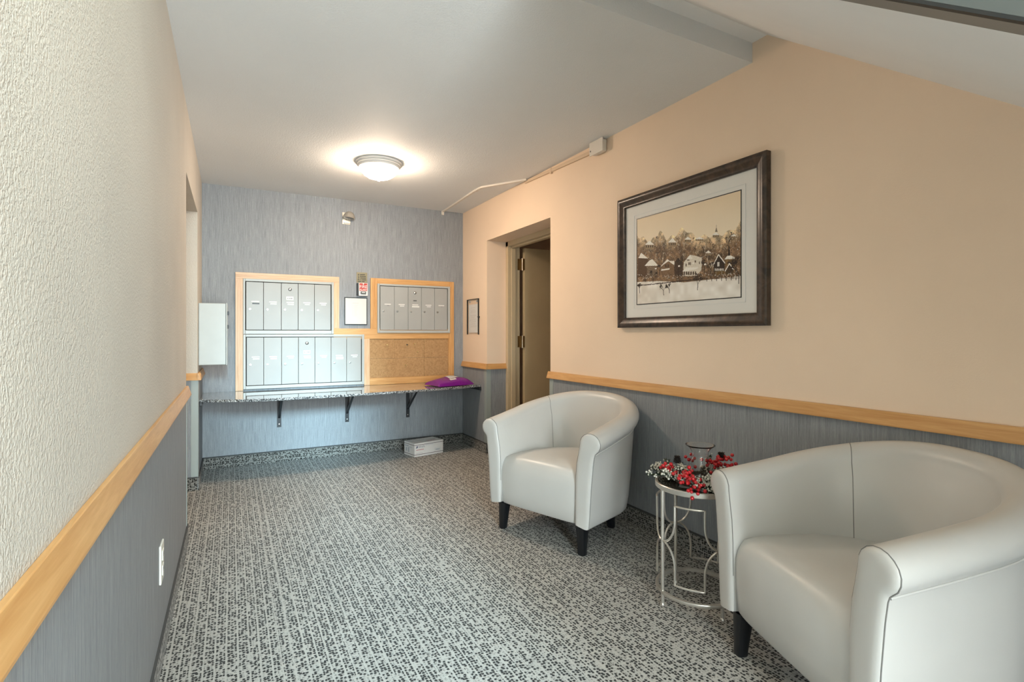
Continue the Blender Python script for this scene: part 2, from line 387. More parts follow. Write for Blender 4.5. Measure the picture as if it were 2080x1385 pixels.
# closed door in the left recess
dj2 = tag(bpy.data.objects.new('door_2', None), 'tan door closed deep in the left recess', None, None, 'structure'); COL.objects.link(dj2); dj2.location = (XL-RD, 4.05, 0)
mb = MB(); mb.box(XL-RD-.06, XL-RD, LY0, LY0+.05, 0, ZR); mb.box(XL-RD-.06, XL-RD, LY1-.05, LY1, 0, ZR); mb.box(XL-RD-.06, XL-RD, LY0+.05, LY1-.05, FH, ZR)
part('door_frame', mb, M_frame, dj2, bevel=.003)
part('door_leaf', MB().box(XL-RD-.055, XL-RD-.012, LY0+.052, LY1-.052, .01, FH-.003), M_door, dj2, bevel=.002)

# ------------------------------------------------------------------ oak surrounds, mailboxes, cork board
M_box = plain('pale_grey_enamel_mailbox', (.43, .44, .425, 1), .35, nscale=5, namt=.03)
M_boxd = plain('pale_grey_mailbox_door', (.37, .37, .355, 1), .38, nscale=4, namt=.04)
M_chrome = plain('chrome_lock', (.62, .62, .60, 1), .3, 1.0); M_slot = plain('black_keyway', (.01, .01, .01, 1), .5)
M_white = plain('white_label_tape', (.74, .73, .70, 1), .4); M_black = plain('black_label_tape', (.03, .03, .03, 1), .4)
M_cream = plain('cream_label_tape', (.85, .79, .58, 1), .5); M_ink = plain('grey_print', (.22, .22, .22, 1), .6)
def plank(root, x0, x1, z0, z1, along, th=.019, pale=False):
    m = {('x', 0): M_oakx, ('z', 0): M_oakz, ('x', 1): M_poakx, ('z', 1): M_poakz}[(along, int(pale))]
    part('oak_board', MB().box(x0, x1, YB-th, YB-.0008, z0, z1), m, root, bevel=.002)
    w = (x1-x0) if along == 'z' else (z1-z0)
    for k in (1, 2):        # two moulded reeds along the casing
        p = k*w/3.0
        if along == 'z': part('casing_bead', MB().box(x0+p-.004, x0+p+.004, YB-th-.002, YB-th+.002, z0+.004, z1-.004), m, root, bevel=.0015)
        else: part('casing_bead', MB().box(x0+.004, x1-.004, YB-th-.002, YB-th+.002, z0+p-.004, z0+p+.004), m, root, bevel=.0015)
CT = .667   # counter top
sur = thing('mailbox_casing', 'pale oak casing framing the left pair of mailbox banks', 'casing', (.474, YB, CT))
plank(sur, .030, .092, CT+.001, 1.674, 'z', pale=True); plank(sur, .030, .920, 1.674, 1.729, 'x', pale=True); plank(sur, .868, .920, 1.231, 1.674, 'z', pale=True)
sur2 = thing('cork_board', 'oak framed cork board with the right mailbox bank set into its top', 'notice board', (1.6, YB, CT))
part('oak_board', MB().box(.868, 2.046, YB-.019, YB-.0008, 1.128, 1.231), M_oakx, sur2, bevel=.002)
plank(sur2, 1.221, 1.286, 1.231, 1.736, 'z'); plank(sur2, 1.286, 2.046, 1.683, 1.736, 'x'); plank(sur2, 2.046, 2.110, CT+.001, 1.736, 'z')
plank(sur2, 1.158, 1.213, CT+.001, 1.128, 'z', pale=True)
part('oak_board', MB().box(1.213, 2.046, YB-.019, YB-.0008, CT+.001, .737), M_oakx, sur2, bevel=.002)
q = NT('tan_cork'); c = q.obj(); n = q.noise(c, 260, 3, .7); n2 = q.noise(c, 60, 3, .6)
f = q.math('ADD', q.math('MULTIPLY', n, .6), q.math('MULTIPLY', n2, .4))
q.set(color=q.ramp(f, [(.36, (.31, .165, .065, 1)), (.62, (.52, .315, .15, 1))]), rough=.9, normal=q.bump(n, .3, .001)); M_cork = q.m
for (a, b, z0, z1) in ((1.213, 1.465, .931, 1.128), (1.465, 1.779, .931, 1.128), (1.779, 2.046, .931, 1.128), (1.213, 1.779, .737, .931), (1.779, 2.046, .737, .931)):
    part('cork_tile', MB().box(a+.0006, b-.0006, YB-.009, YB-.0008, z0+.0006, z1-.0006), M_cork, sur2, bevel=.0008)
M_pbrass = plain('brass_pushpin', (.72, .55, .25, 1), .3, .9); M_pdark = plain('dark_pushpin', (.05, .04, .03, 1), .4)
for i, (x, z, where) in enumerate(((1.385, 1.069, 'alone at the upper left of the cork board'), (1.594, 1.067, 'dark, at the top middle of the cork board'), (1.673, 1.076, 'highest of the three right of centre on the cork board'),
                                   (1.704, .994, 'just below the highest pin on the cork board'), (1.578, .859, 'lowest, in the bottom half of the cork board'))):
    Mx = Matrix.Rotation(math.radians(90), 3, 'X')
    o = MB().lathe([(0, .022), (.006, .0215), (.0065, .017), (.0035, .012), (.0045, .003), (.006, 0), (0, 0)], 12, (0, 0, 0), M=Mx).build('push_pin', M_pdark if i == 1 else M_pbrass, smooth=True)
    o.location = (x, YB-.009, z); tag(o, ('pushpin ' if i == 1 else 'brass pushpin ')+where, 'push pin', 'pushpins in the cork board')

def bank(label, x0, x1, z0, z1, dx0, dx1, dz0, dz1, divs, special, tags, proud=.030):
    root = thing('mailbox_bank', label, 'mailbox', ((x0+x1)/2, YB, z0))
    yf = YB-proud
    mb = MB(); w0, w1 = dx0-.006, dx1+.006; h0, h1 = dz0-.005, dz1+.005
    mb.box(x0, w0, yf, YB-.001, z0, z1); mb.box(w1, x1, yf, YB-.001, z0, z1); mb.box(w0, w1, yf, YB-.001, z0, h0); mb.box(w0, w1, yf, YB-.001, h1, z1)
    part('cabinet_frame', mb, M_box, root, bevel=.003)
    part('cabinet_back', MB().box(w0, w1, YB-.008, YB-.001, h0, h1), M_dark, root)
    xs = [dx0]+divs+[dx1]
    for i in range(len(xs)-1):
        a, b = xs[i]+.0016, xs[i+1]-.0016; jit = random.uniform(-.0012, .0012)
        yd = yf+.007+jit
        d = part('mailbox_door', MB().box(a, b, yd, YB-.009, dz0, dz1), M_boxd, root, bevel=.0018)
        part('hinge_edge', MB().box(b-.006, b-.002, yd-.0016, yd+.001, dz0+.003, dz1-.003), M_box, d, bevel=.0006)
        cx = (a+b)/2; zm = dz0+(dz1-dz0)*.535
        lk = part('lock', MB().lathe([(0, .007), (.0085, .0065), (.0105, .004), (.0105, 0)], 16, (a+.030, yd, zm-.045), M=Matrix.Rotation(math.radians(90), 3, 'X')), M_chrome, d, smooth=True)
        mb = MB().box(a+.0285, a+.0315, yd-.0078, yd-.006, zm-.054, zm-.044); part('keyway', mb, M_slot, d)
        t1, t2 = tags[i]
        wtop = .064
        if t1: part('label_strip', MB().box(cx-wtop/2+.004, cx+wtop/2+.004, yd-.0012, yd, zm+.0195, zm+.0285), t1, d)
        if t2:
            m2, w2, hh = t2; part('name_strip', MB().box(cx-w2/2+.008, cx+w2/2+.008, yd-.0012, yd, zm+.0125-hh, zm+.0125), m2, d)
        if i == special[0]:
            part('master_lock', MB().lathe([(0, .006), (.008, .006), (.0115, .004), (.0125, 0)], 16, (cx+.002, yd, dz1-.055), M=Matrix.Rotation(math.radians(90), 3, 'X')), M_chrome, d, smooth=True)
            part('lock_ring', MB().lathe([(.0125, .001), (.0150, .001), (.0150, -.0005), (.0125, -.0005)], 18, (cx+.002, yd, dz1-.055), close=True, M=Matrix.Rotation(math.radians(90), 3, 'X')), M_slot, d)
            if special[1] == 'card':
                part('unit_card', MB().box(cx-.030, cx+.032, yd-.0014, yd, zm+.046, zm+.078), M_white, d)
                for k, (u0, u1) in enumerate(((-.022, -.016), (-.012, -.007), (-.003, .003), (.006, .012), (.014, .022))):
                    part('print_mark', MB().box(cx+u0, cx+u1, yd-.0018, yd-.0014, zm+.057, zm+.066), M_ink, d)
            else:
                for k in range(5): part('print_mark', MB().box(cx-.016+k*.0072, cx-.0105+k*.0072, yd-.0006, yd, zm+.062, zm+.073), M_slot, d)
    return root
wt = (M_white, .054, .011); wl_ = (M_white, .044, .008)
bank('pale grey five door mailbox bank in the pale oak casing', .092, .868, 1.1765, 1.674, .114, .841, 1.216, 1.646, [.2565, .4045, .549, .692], (2, 'card'),
     [(M_white, (M_black, .058, .012)), (M_white, wt), (M_white, wt), (M_white, wl_), (M_white, wl_)])
bank('pale grey seven door mailbox bank just above the counter', .092, 1.157, .681, 1.1735, .118, 1.128, .715, 1.146, [.258, .407, .551, .697, .843, .988], (3, 'card'),
     [(M_white, wt), (M_white, wt), (M_white, wl_), (M_white, (M_cream, .06, .008)), (M_white, wl_), (M_white, (M_cream, .066, .024)), (M_white, wl_)])
bank('pale grey five door mailbox bank above the cork board', 1.286, 2.060, 1.188, 1.682, 1.314, 2.031, 1.219, 1.658, [1.458, 1.602, 1.744, 1.887], (2, 'plain'),
     [(M_white, (M_ink, .02, .006)), (M_white, wl_), (M_white, (M_white, .078, .014)), (M_white, wl_), (M_white, (M_ink, .014, .004))], proud=.034)

# ------------------------------------------------------------------ curved granite counter on three brackets
fr = [(-.226, 4.755), (-.12, 4.690), (.06, 4.615), (.318, 4.565), (.62, 4.567), (.92, 4.588), (1.2, 4.612), (1.45, 4.637), (1.78, 4.690), (2.02, 4.750), (XR-.005, 4.815)]
def smooth_curve(P, n):
    out = []
    for i in range(len(P)-1):
        p0, p1, p2, p3 = (np.array(P[max(i-1, 0)]), np.array(P[i]), np.array(P[i+1]), np.array(P[min(i+2, len(P)-1)]))
        for k in range(n):
            t = k/n; out.append(tuple(.5*((2*p1)+(-p0+p2)*t+(2*p0-5*p1+4*p2-p3)*t*t+(-p0+3*p1-3*p2+p3)*t**3)))
    return out+[tuple(P[-1])]
pl = smooth_curve(fr, 5)
q = NT('polished_speckled_granite'); c = q.obj()
v1 = q.n('ShaderNodeTexVoronoi', {'Vector': c, 'Scale': 190.0}); r = q.n('ShaderNodeSeparateColor', {0: v1.outputs['Color']}).outputs[0]
q.set(color=q.ramp(r, [(.18, (.03, .032, .034, 1)), (.92, (.62, .62, .61, 1)), (.5, (.17, .175, .18, 1)), (.72, (.36, .36, .36, 1))]), rough=.06, spec=.75, coat=.6); M_gran = q.m
ctr = thing('wall_counter', 'dark speckled granite counter with a bowed front edge below the mailboxes', 'counter', (1.0, 4.95, .3))
part('counter_top', MB().prism(pl+[(XR-.005, YB-.001), (XL+.005, YB-.001)], CT-.021, CT, 'z'), M_gran, ctr, bevel=.003)
M_biron = plain('black_steel_bracket', (.018, .02, .024, 1), .4)
M_screw = plain('bright_screw_head', (.7, .7, .68, 1), .3, 1.0)
for x in (.388, .997, 1.605):
    b = part('bracket', MB().box(x-.018, x+.018, YB-.006, YB-.001, .318, CT-.021).box(x-.018, x+.018, YB-.42, YB-.006, CT-.027, CT-.021), M_biron, ctr, bevel=.001)
    part('brace', MB().add([(x-.010, YB-.006, .40), (x+.010, YB-.006, .40), (x+.010, YB-.006, .425), (x-.010, YB-.006, .425), (x-.010, YB-.33, CT-.040), (x+.010, YB-.33, CT-.040), (x+.010, YB-.355, CT-.027), (x-.010, YB-.355, CT-.027)],
         [(0, 1, 2, 3), (7, 6, 5, 4), (0, 4, 5, 1), (1, 5, 6, 2), (2, 6, 7, 3), (3, 7, 4, 0)]), M_biron, b)
    part('screw', MB().lathe([(0, .003), (.005, .0025), (.007, 0)], 12, (x, YB-.006, .345), M=Matrix.Rotation(math.radians(90), 3, 'X')), M_screw, b)
for (xx, s) in ((XL+.005, 1), (XR-.005, -1)):
    part('end_cleat', MB().box(*sorted((xx, xx+s*.018)), 4.80, YB-.05, CT-.055, CT-.021), M_biron, ctr, bevel=.001)

# ------------------------------------------------------------------ grey cabinet on the left wall
M_cab = plain('dented_pale_grey_steel', (.47, .495, .48, 1), .4, nscale=9, namt=.03, bump=.25, bdist=.004)
cb = thing('wall_cabinet', 'pale grey steel utility cabinet on the far left wall above the counter', 'cabinet', (XL, 4.92, .934))
part('cabinet_body', MB().box(XL+.001, -.040, 4.750, 5.10, .934, 1.420), M_cab, cb, bevel=.004)
dr = part('cabinet_door', MB().box(-.039, -.030, 4.746, 5.104, .930, 1.424), M_cab, cb, bevel=.003)
part('latch', MB().box(-.030, -.018, 4.80, 4.83, 1.33, 1.36).box(-.030, -.020, 4.80, 4.83, 1.22, 1.25), M_biron, dr, bevel=.003)

# ------------------------------------------------------------------ fire alarm pull, brass plate, notices, emergency lamp
M_red = plain('fire_red_enamel', (.52, .045, .03, 1), .3); M_wred = plain('white_raised_letter', (.85, .82, .78, 1), .4)
fa = thing('fire_alarm_pull', 'red and white fire alarm pull station under a brass plate', 'fire alarm', (1.144, YB, 1.553))
part('back_box', MB().box(1.086, 1.182, YB-.030, YB, 1.556, 1.678), M_biron, fa, bevel=.003)
part('housing', MB().box(1.101, 1.187, YB-.045, YB-.030, 1.553, 1.679), M_wred, fa, bevel=.004)
part('red_face', MB().box(1.106, 1.182, YB-.049, YB-.045, 1.601, 1.675), M_red, fa, bevel=.002)
part('pull_handle', MB().box(1.116, 1.170, YB-.056, YB-.045, 1.568, 1.596), plain('dark_grey_pull_handle', (.10, .10, .095, 1), .4), fa, bevel=.003)
part('key_lock', MB().lathe([(0, .003), (.006, .002), (.006, 0)], 12, (1.143, YB-.049, 1.669), M=Matrix.Rotation(math.radians(90), 3, 'X')), M_wred, fa)
RXM = Matrix.Rotation(math.radians(90), 4, 'X')
def T3(x, y, z): return Matrix.Translation((x, y, z))
o = world_off(fa)
text('lettering', 'FIRE', .041, M_wred, fa, T3(1.144-o.x, YB-.0495-o.y, 1.629-o.z) @ RXM)
text('lettering', 'ALARM', .023, M_wred, fa, T3(1.144-o.x, YB-.0495-o.y, 1.606-o.z) @ RXM)
part('lettering', MB().box(1.128, 1.158, YB-.0565, YB-.056, 1.583, 1.589), M_wred, fa)
bp = thing('instruction_plate', 'small dull brass plate with five dark engraved lines above the fire alarm', 'plate', (1.14, YB, 1.685))
part('plate', MB().box(1.087, 1.192, YB-.004, YB, 1.685, 1.787), plain('dull_brass_plate', (.25, .21, .13, 1), .4, .5, nscale=20), bp, bevel=.001)
for k, row in enumerate((((0, .2), (.27, .85),), ((0, .15), (.24, .95)), ((.02, .2), (.28, .95)), ((0, .22), (.3, .42), (.5, .97)), ((0, .42), (.5, .8)))):
    for a, b in row: part('engraved_line', MB().box(1.098+.084*a, 1.098+.084*b, YB-.0046, YB-.004, 1.768-k*.017-.006, 1.768-k*.017+.001), M_slot, bp)

M_paper_w = plain('white_paper', (.68, .665, .64, 1), .6); M_fblack = plain('thin_black_frame', (.012, .012, .012, 1), .4)
nf = thing('notice_frame', 'thin black framed white notice sheet on the back wall below the fire alarm', 'notice', (1.08, YB, 1.27))
mb = MB(); x0, x1, z0, z1 = .971, 1.190, 1.268, 1.537; w = .007
mb.box(x0, x1, YB-.014, YB, z0, z0+w); mb.box(x0, x1, YB-.014, YB, z1-w, z1); mb.box(x0, x0+w, YB-.014, YB, z0+w, z1-w); mb.box(x1-w, x1, YB-.014, YB, z0+w, z1-w)
part('frame', mb, M_fblack, nf, bevel=.001)
sh = part('paper', MB().box(x0+w, x1-w, YB-.008, YB, z0+w, z1-w), M_paper_w, nf)
M_faint = plain('faint_grey_print', (.52, .51, .50, 1), .6)
part('print_line', MB().box(1.047, 1.104, YB-.0084, YB-.008, 1.478, 1.4815), M_faint, sh)
for k in range(13):
    part('print_line', MB().box(1.045, 1.053, YB-.0084, YB-.008, 1.462-k*.009-.0015, 1.462-k*.009), M_faint, sh)
    part('print_line', MB().box(1.062, 1.062+.02+.02*random.random(), YB-.0084, YB-.008, 1.462-k*.009-.0015, 1.462-k*.009), M_faint, sh)

# notice in a clear holder on the right wall
q = NT('clear_acrylic'); t = q.n('ShaderNodeBsdfTransparent', {0: (.97, .97, .97, 1)}); g = q.n('ShaderNodeBsdfGlossy', {1: .05}); mx = q.n('ShaderNodeMixShader', {0: .03, 1: t, 2: g}); q.t.links.new(mx.outputs[0], q.out.inputs[0]); M_acr = q.m
nr = thing('document_holder', 'clear document holder with black edges and a printed sheet on the right wall', 'notice', (XR, 5.01, 1.165))
y0, y1, z0, z1 = 4.862, 5.150, 1.172, 1.540
part('clear_sheet', MB().box(XR-.012, XR-.010, y0, y1, z0, z1), M_acr, nr)
mb = MB(); mb.box(XR-.014, XR-.001, y0, y1, z1-.006, z1); mb.box(XR-.014, XR-.001, y0, y0+.008, z0, z1-.006); mb.box(XR-.014, XR-.001, y1-.008, y1, z0, z1-.006)
part('edge_frame', mb, M_fblack, nr, bevel=.001)
sh = part('paper', MB().box(XR-.007, XR-.005, y0+.024, y1-.036, z0+.018, z1-.055), plain('bright_white_paper', (.84, .83, .80, 1), .6), nr)
for k in range(20):
    a = random.uniform(.02, .05); b = random.uniform(.13, .20)
    if k in (1, 6): continue
    part('print_line', MB().box(XR-.0074, XR-.007, y1-.046-b, y1-.046-a, 1.450-k*.0105-.002, 1.450-k*.0105), M_faint, sh)
part('side_clip', MB().box(XR-.020, XR-.004, y0-.022, y0+.004, 1.345, 1.357), M_fblack, nr, bevel=.002)
part('mounting_pad', MB().box(XR-.009, XR-.001, 4.90, 4.915, z1-.035, z1-.018).box(XR-.009, XR-.001, 5.08, 5.095, z1-.035, z1-.018), M_guard, nr)

# emergency lamp head
M_nick = plain('satin_nickel_lamp', (.52, .47, .40, 1), .32, .5); M_lens = plain('grey_lamp_lens', (.16, .16, .155, 1), .15)
em = thing('emergency_lamp', 'small satin emergency lamp head high on the back wall', 'lamp', (.99, YB, 2.25))
part('wall_plate', MB().box(.951, 1.027, YB-.006, YB, 2.248, 2.363), M_nick, em, bevel=.002)
part('swivel', MB().tube([(.99, YB-.006, 2.30), (.995, YB-.05, 2.305)], .012, 12), M_nick, em, smooth=True)
Mt = Matrix.Rotation(math.radians(0), 3, 'X') @ Matrix.Rotation(math.radians(8), 3, 'Y')
hd = part('lamp_head', MB().lathe([(0, .058), (.022, .055), (.040, .042), (.052, .020), (.056, .004), (.058, -.004), (.054, -.008), (.048, -.006)], 28, (1.003, YB-.068, 2.303), M=Mt), M_nick, em, smooth=True)
part('lens', MB().lathe([(0, -.012), (.03, -.010), (.049, -.006)], 24, (1.003, YB-.068, 2.303), M=Mt), M_lens, hd, smooth=True)
part('adjuster', MB().box(.965, 1.015, YB-.028, YB-.006, 2.256, 2.262), M_wred, em, bevel=.001)

# ------------------------------------------------------------------ ceiling lamp
LX, LY = .995, 4.02
lm = thing('ceiling_lamp', 'lit round flush ceiling lamp with frosted glass bowl and white trim', 'ceiling lamp', (LX, LY, ZC))
M_trim = plain('off_white_lamp_trim', (.62, .60, .57, 1), .45)
part('trim_ring', MB().lathe([(.166, 0), (.172, -.004), (.174, -.012), (.168, -.020), (.162, -.022), (.162, -.030), (.154, -.036), (.150, -.046), (.142, -.050), (.136, -.048), (.136, 0)], 56, (LX, LY, ZC), close=True), M_trim, lm, smooth=True)
q = NT('lit_frosted_glass'); c = q.obj()
f = q.noise(c, 9, 2); q.set(color=(.9, .88, .84, 1), rough=.4, emit=q.ramp(f, [(.35, (1.0, .76, .56, 1)), (.6, (1, .80, .61, 1))]), estr=LAMP_EMIT); M_bowl = q.m
part('glass_bowl', MB().lathe([(.138, -.040), (.137, -.056), (.128, -.078), (.110, -.098), (.083, -.114), (.050, -.124), (.02, -.128), (0, -.1285)], 48, (LX, LY, ZC)), M_bowl, lm, smooth='all')
part('finial', MB().lathe([(0, -.150), (.007, -.147), (.010, -.141), (.006, -.136), (.013, -.132), (.014, -.127), (0, -.126)], 18, (LX, LY, ZC)), M_trim, lm, smooth=True)

# ------------------------------------------------------------------ surface raceway and junction box
M_race = plain('ivory_raceway', (.74, .68, .60, 1), .45); M_racet = plain('tan_painted_raceway', (.68, .51, .35, 1), .5)
rc = thing('cable_raceway', 'cable raceway running from the back wall across the ceiling edge to the right wall', 'raceway', (2.0, 4.2, ZC))
def strip(P, w, h, z):
    """flat strip under the ceiling with mitred bends"""
    mb = MB(); vs = []; N = len(P)
    for i in range(N):
        d0 = (Vector(P[i])-Vector(P[i-1])).normalized() if i else None
        d1 = (Vector(P[i+1])-Vector(P[i])).normalized() if i < N-1 else None
        d = ((d0 or d1)+(d1 or d0)).normalized(); n = Vector((-d.y, d.x))*w/2
        for sgn in (-1, 1):
            for zz in (z, z-h): p = Vector(P[i])+n*sgn; vs.append((p.x, p.y, zz))
    fs = [(0, 2, 3, 1)]
    for i in range(N-1):
        a, b = i*4, i*4+4; fs += [(a, a+1, b+1, b), (a+2, b+2, b+3, a+3), (a, b, b+2, a+2), (a+1, a+3, b+3, b+1)]
    k = (N-1)*4; fs.append((k, k+1, k+3, k+2)); return mb.add(vs, fs)
part('ceiling_strip', strip([(1.985, YB-.001), (1.985, 5.15), (1.953, 4.36), (1.962, 4.24), (2.198, 3.852)], .022, .016, ZC-.0005), M_race, rc, bevel=.002)
part('back_wall_elbow', MB().box(1.972, 1.998, YB-.018, YB, ZC-.045, ZC-.001), M_race, rc, bevel=.003)
part('strip_joint', MB().box(1.942, 1.972, 4.30, 4.37, ZC-.019, ZC-.001), M_race, rc, bevel=.002)
part('wall_strip', MB().add([(XR, 3.90, ZC-.004), (XR-.016, 3.90, ZC-.004), (XR-.016, 3.90, ZC-.028), (XR, 3.90, ZC-.028), (XR, 2.93, ZC-.034), (XR-.016, 2.93, ZC-.034), (XR-.016, 2.93, ZC-.060), (XR, 2.93, ZC-.060)],
     [(0, 1, 2, 3), (7, 6, 5, 4), (0, 4, 5, 1), (1, 5, 6, 2), (2, 6, 7, 3), (3, 7, 4, 0)]), M_racet, rc, bevel=.002)
part('strip_clip', MB().box(XR-.019, XR, 3.475, 3.495, ZC-.054, ZC-.012), M_racet, rc, bevel=.002)
jb = thing('junction_box', 'ivory square junction box at the top of the right wall', 'junction box', (XR, 2.86, ZC-.09))
part('box_body', MB().box(XR-.042, XR-.001, 2.80, 2.925, ZC-.088, ZC-.004), M_race, jb, bevel=.012, seg=3)
part('cover', MB().box(XR-.050, XR-.042, 2.790, 2.935, ZC-.092, ZC-.001), M_race, jb, bevel=.002)
part('screw', MB().box(XR-.0515, XR-.050, 2.917, 2.923, ZC-.066, ZC-.056), M_slot, jb)

# ------------------------------------------------------------------ outlet on left wall
M_plate = plain('ivory_outlet_plate', (.78, .77, .70, 1), .35)
ol = thing('power_outlet', 'ivory duplex power outlet low on the near left wall', 'outlet', (XL+W, 2.238, .30))
part('cover_plate', MB().box(XL+W, XL+W+.007, 2.195, 2.281, .300, .436), M_plate, ol, bevel=.003)
for zc in (.342, .394):
    s = part('socket', MB().box(XL+W+.006, XL+W+.0095, 2.221, 2.255, zc-.018, zc+.018), M_plate, ol, bevel=.003)
    part('slot', MB().box(XL+W+.0093, XL+W+.0099, 2.229, 2.231, zc-.004, zc+.009).box(XL+W+.0093, XL+W+.0099, 2.245, 2.247, zc-.004, zc+.009), M_slot, s)

# ------------------------------------------------------------------ framed winter print
PY0, PY1, PZ0, PZ1 = 1.590, 2.657, 1.218, 2.033
pic = thing('framed_print', 'large dark wood framed sepia print of a snowy hillside town', 'picture', (XR, (PY0+PY1)/2, PZ0))
q = NT('dark_burl_frame'); c = q.obj(); n = q.noise(q.scale(c, (14, 14, 14)), 1.0, 4, .65, dist=1.2)
q.set(color=q.ramp(n, [(.35, (.022, .014, .010, 1)), (.68, (.085, .052, .034, 1))]), rough=.3, spec=.5); M_pf = q.m
FW = .062
def frame_prof():   # (inward distance from outer edge, depth from wall)
    return [(0, 0), (0, .030), (.006, .034), (.020, .034), (.030, .030), (.046, .024), (.056, .024), (FW, .018), (FW, 0)]
pf = frame_prof(); n = len(pf)
cor = lambda d: [(PY0+d, PZ0+d), (PY1-d, PZ0+d), (PY1-d, PZ1-d), (PY0+d, PZ1-d)]
for k in range(4):
    vs = []
    for kk in (k, (k+1) % 4):
        for d, h in pf: y, z = cor(d)[kk]; vs.append((XR-.002-h, y, z))
    fs = [(i, (i+1) % n, n+(i+1) % n, n+i) for i in range(n)]+[tuple(range(n-1, -1, -1)), tuple(range(n, 2*n))]
    part('frame_rail', MB().add(vs, fs), M_pf, pic, smooth=True)
M_mat = plain('pale_grey_mat_board', (.76, .735, .69, 1), .75); M_mat2 = plain('white_inner_mat', (.74, .735, .71, 1), .75)
part('mat_board', MB().box(XR-.012, XR-.002, PY0+FW-.004, PY1-FW+.004, PZ0+FW-.004, PZ1-FW+.004), M_mat, pic)
AY0, AY1, AZ0, AZ1 = 1.746, 2.493, 1.362, 1.884
mb = MB(); g = .028
for (a, b, c_, d_) in ((AY0-g, AY1+g, AZ0-g, AZ0-g+.0025), (AY0-g, AY1+g, AZ1+g-.0025, AZ1+g), (AY0-g, AY0-g+.0025, AZ0-g, AZ1+g), (AY1+g-.0025, AY1+g, AZ0-g, AZ1+g)): mb.box(XR-.0135, XR-.012, a, b, c_, d_)
part('mat_groove', mb, M_mat2, pic)
mb = MB(); e = .005
for (a, b, c_, d_) in ((AY0-e, AY1+e, AZ0-e, AZ0), (AY0-e, AY1+e, AZ1, AZ1+e), (AY0-e, AY0, AZ0, AZ1), (AY1, AY1+e, AZ0, AZ1)): mb.box(XR-.0135, XR-.012, a, b, c_, d_)
part('black_fillet', mb, M_fblack, pic)

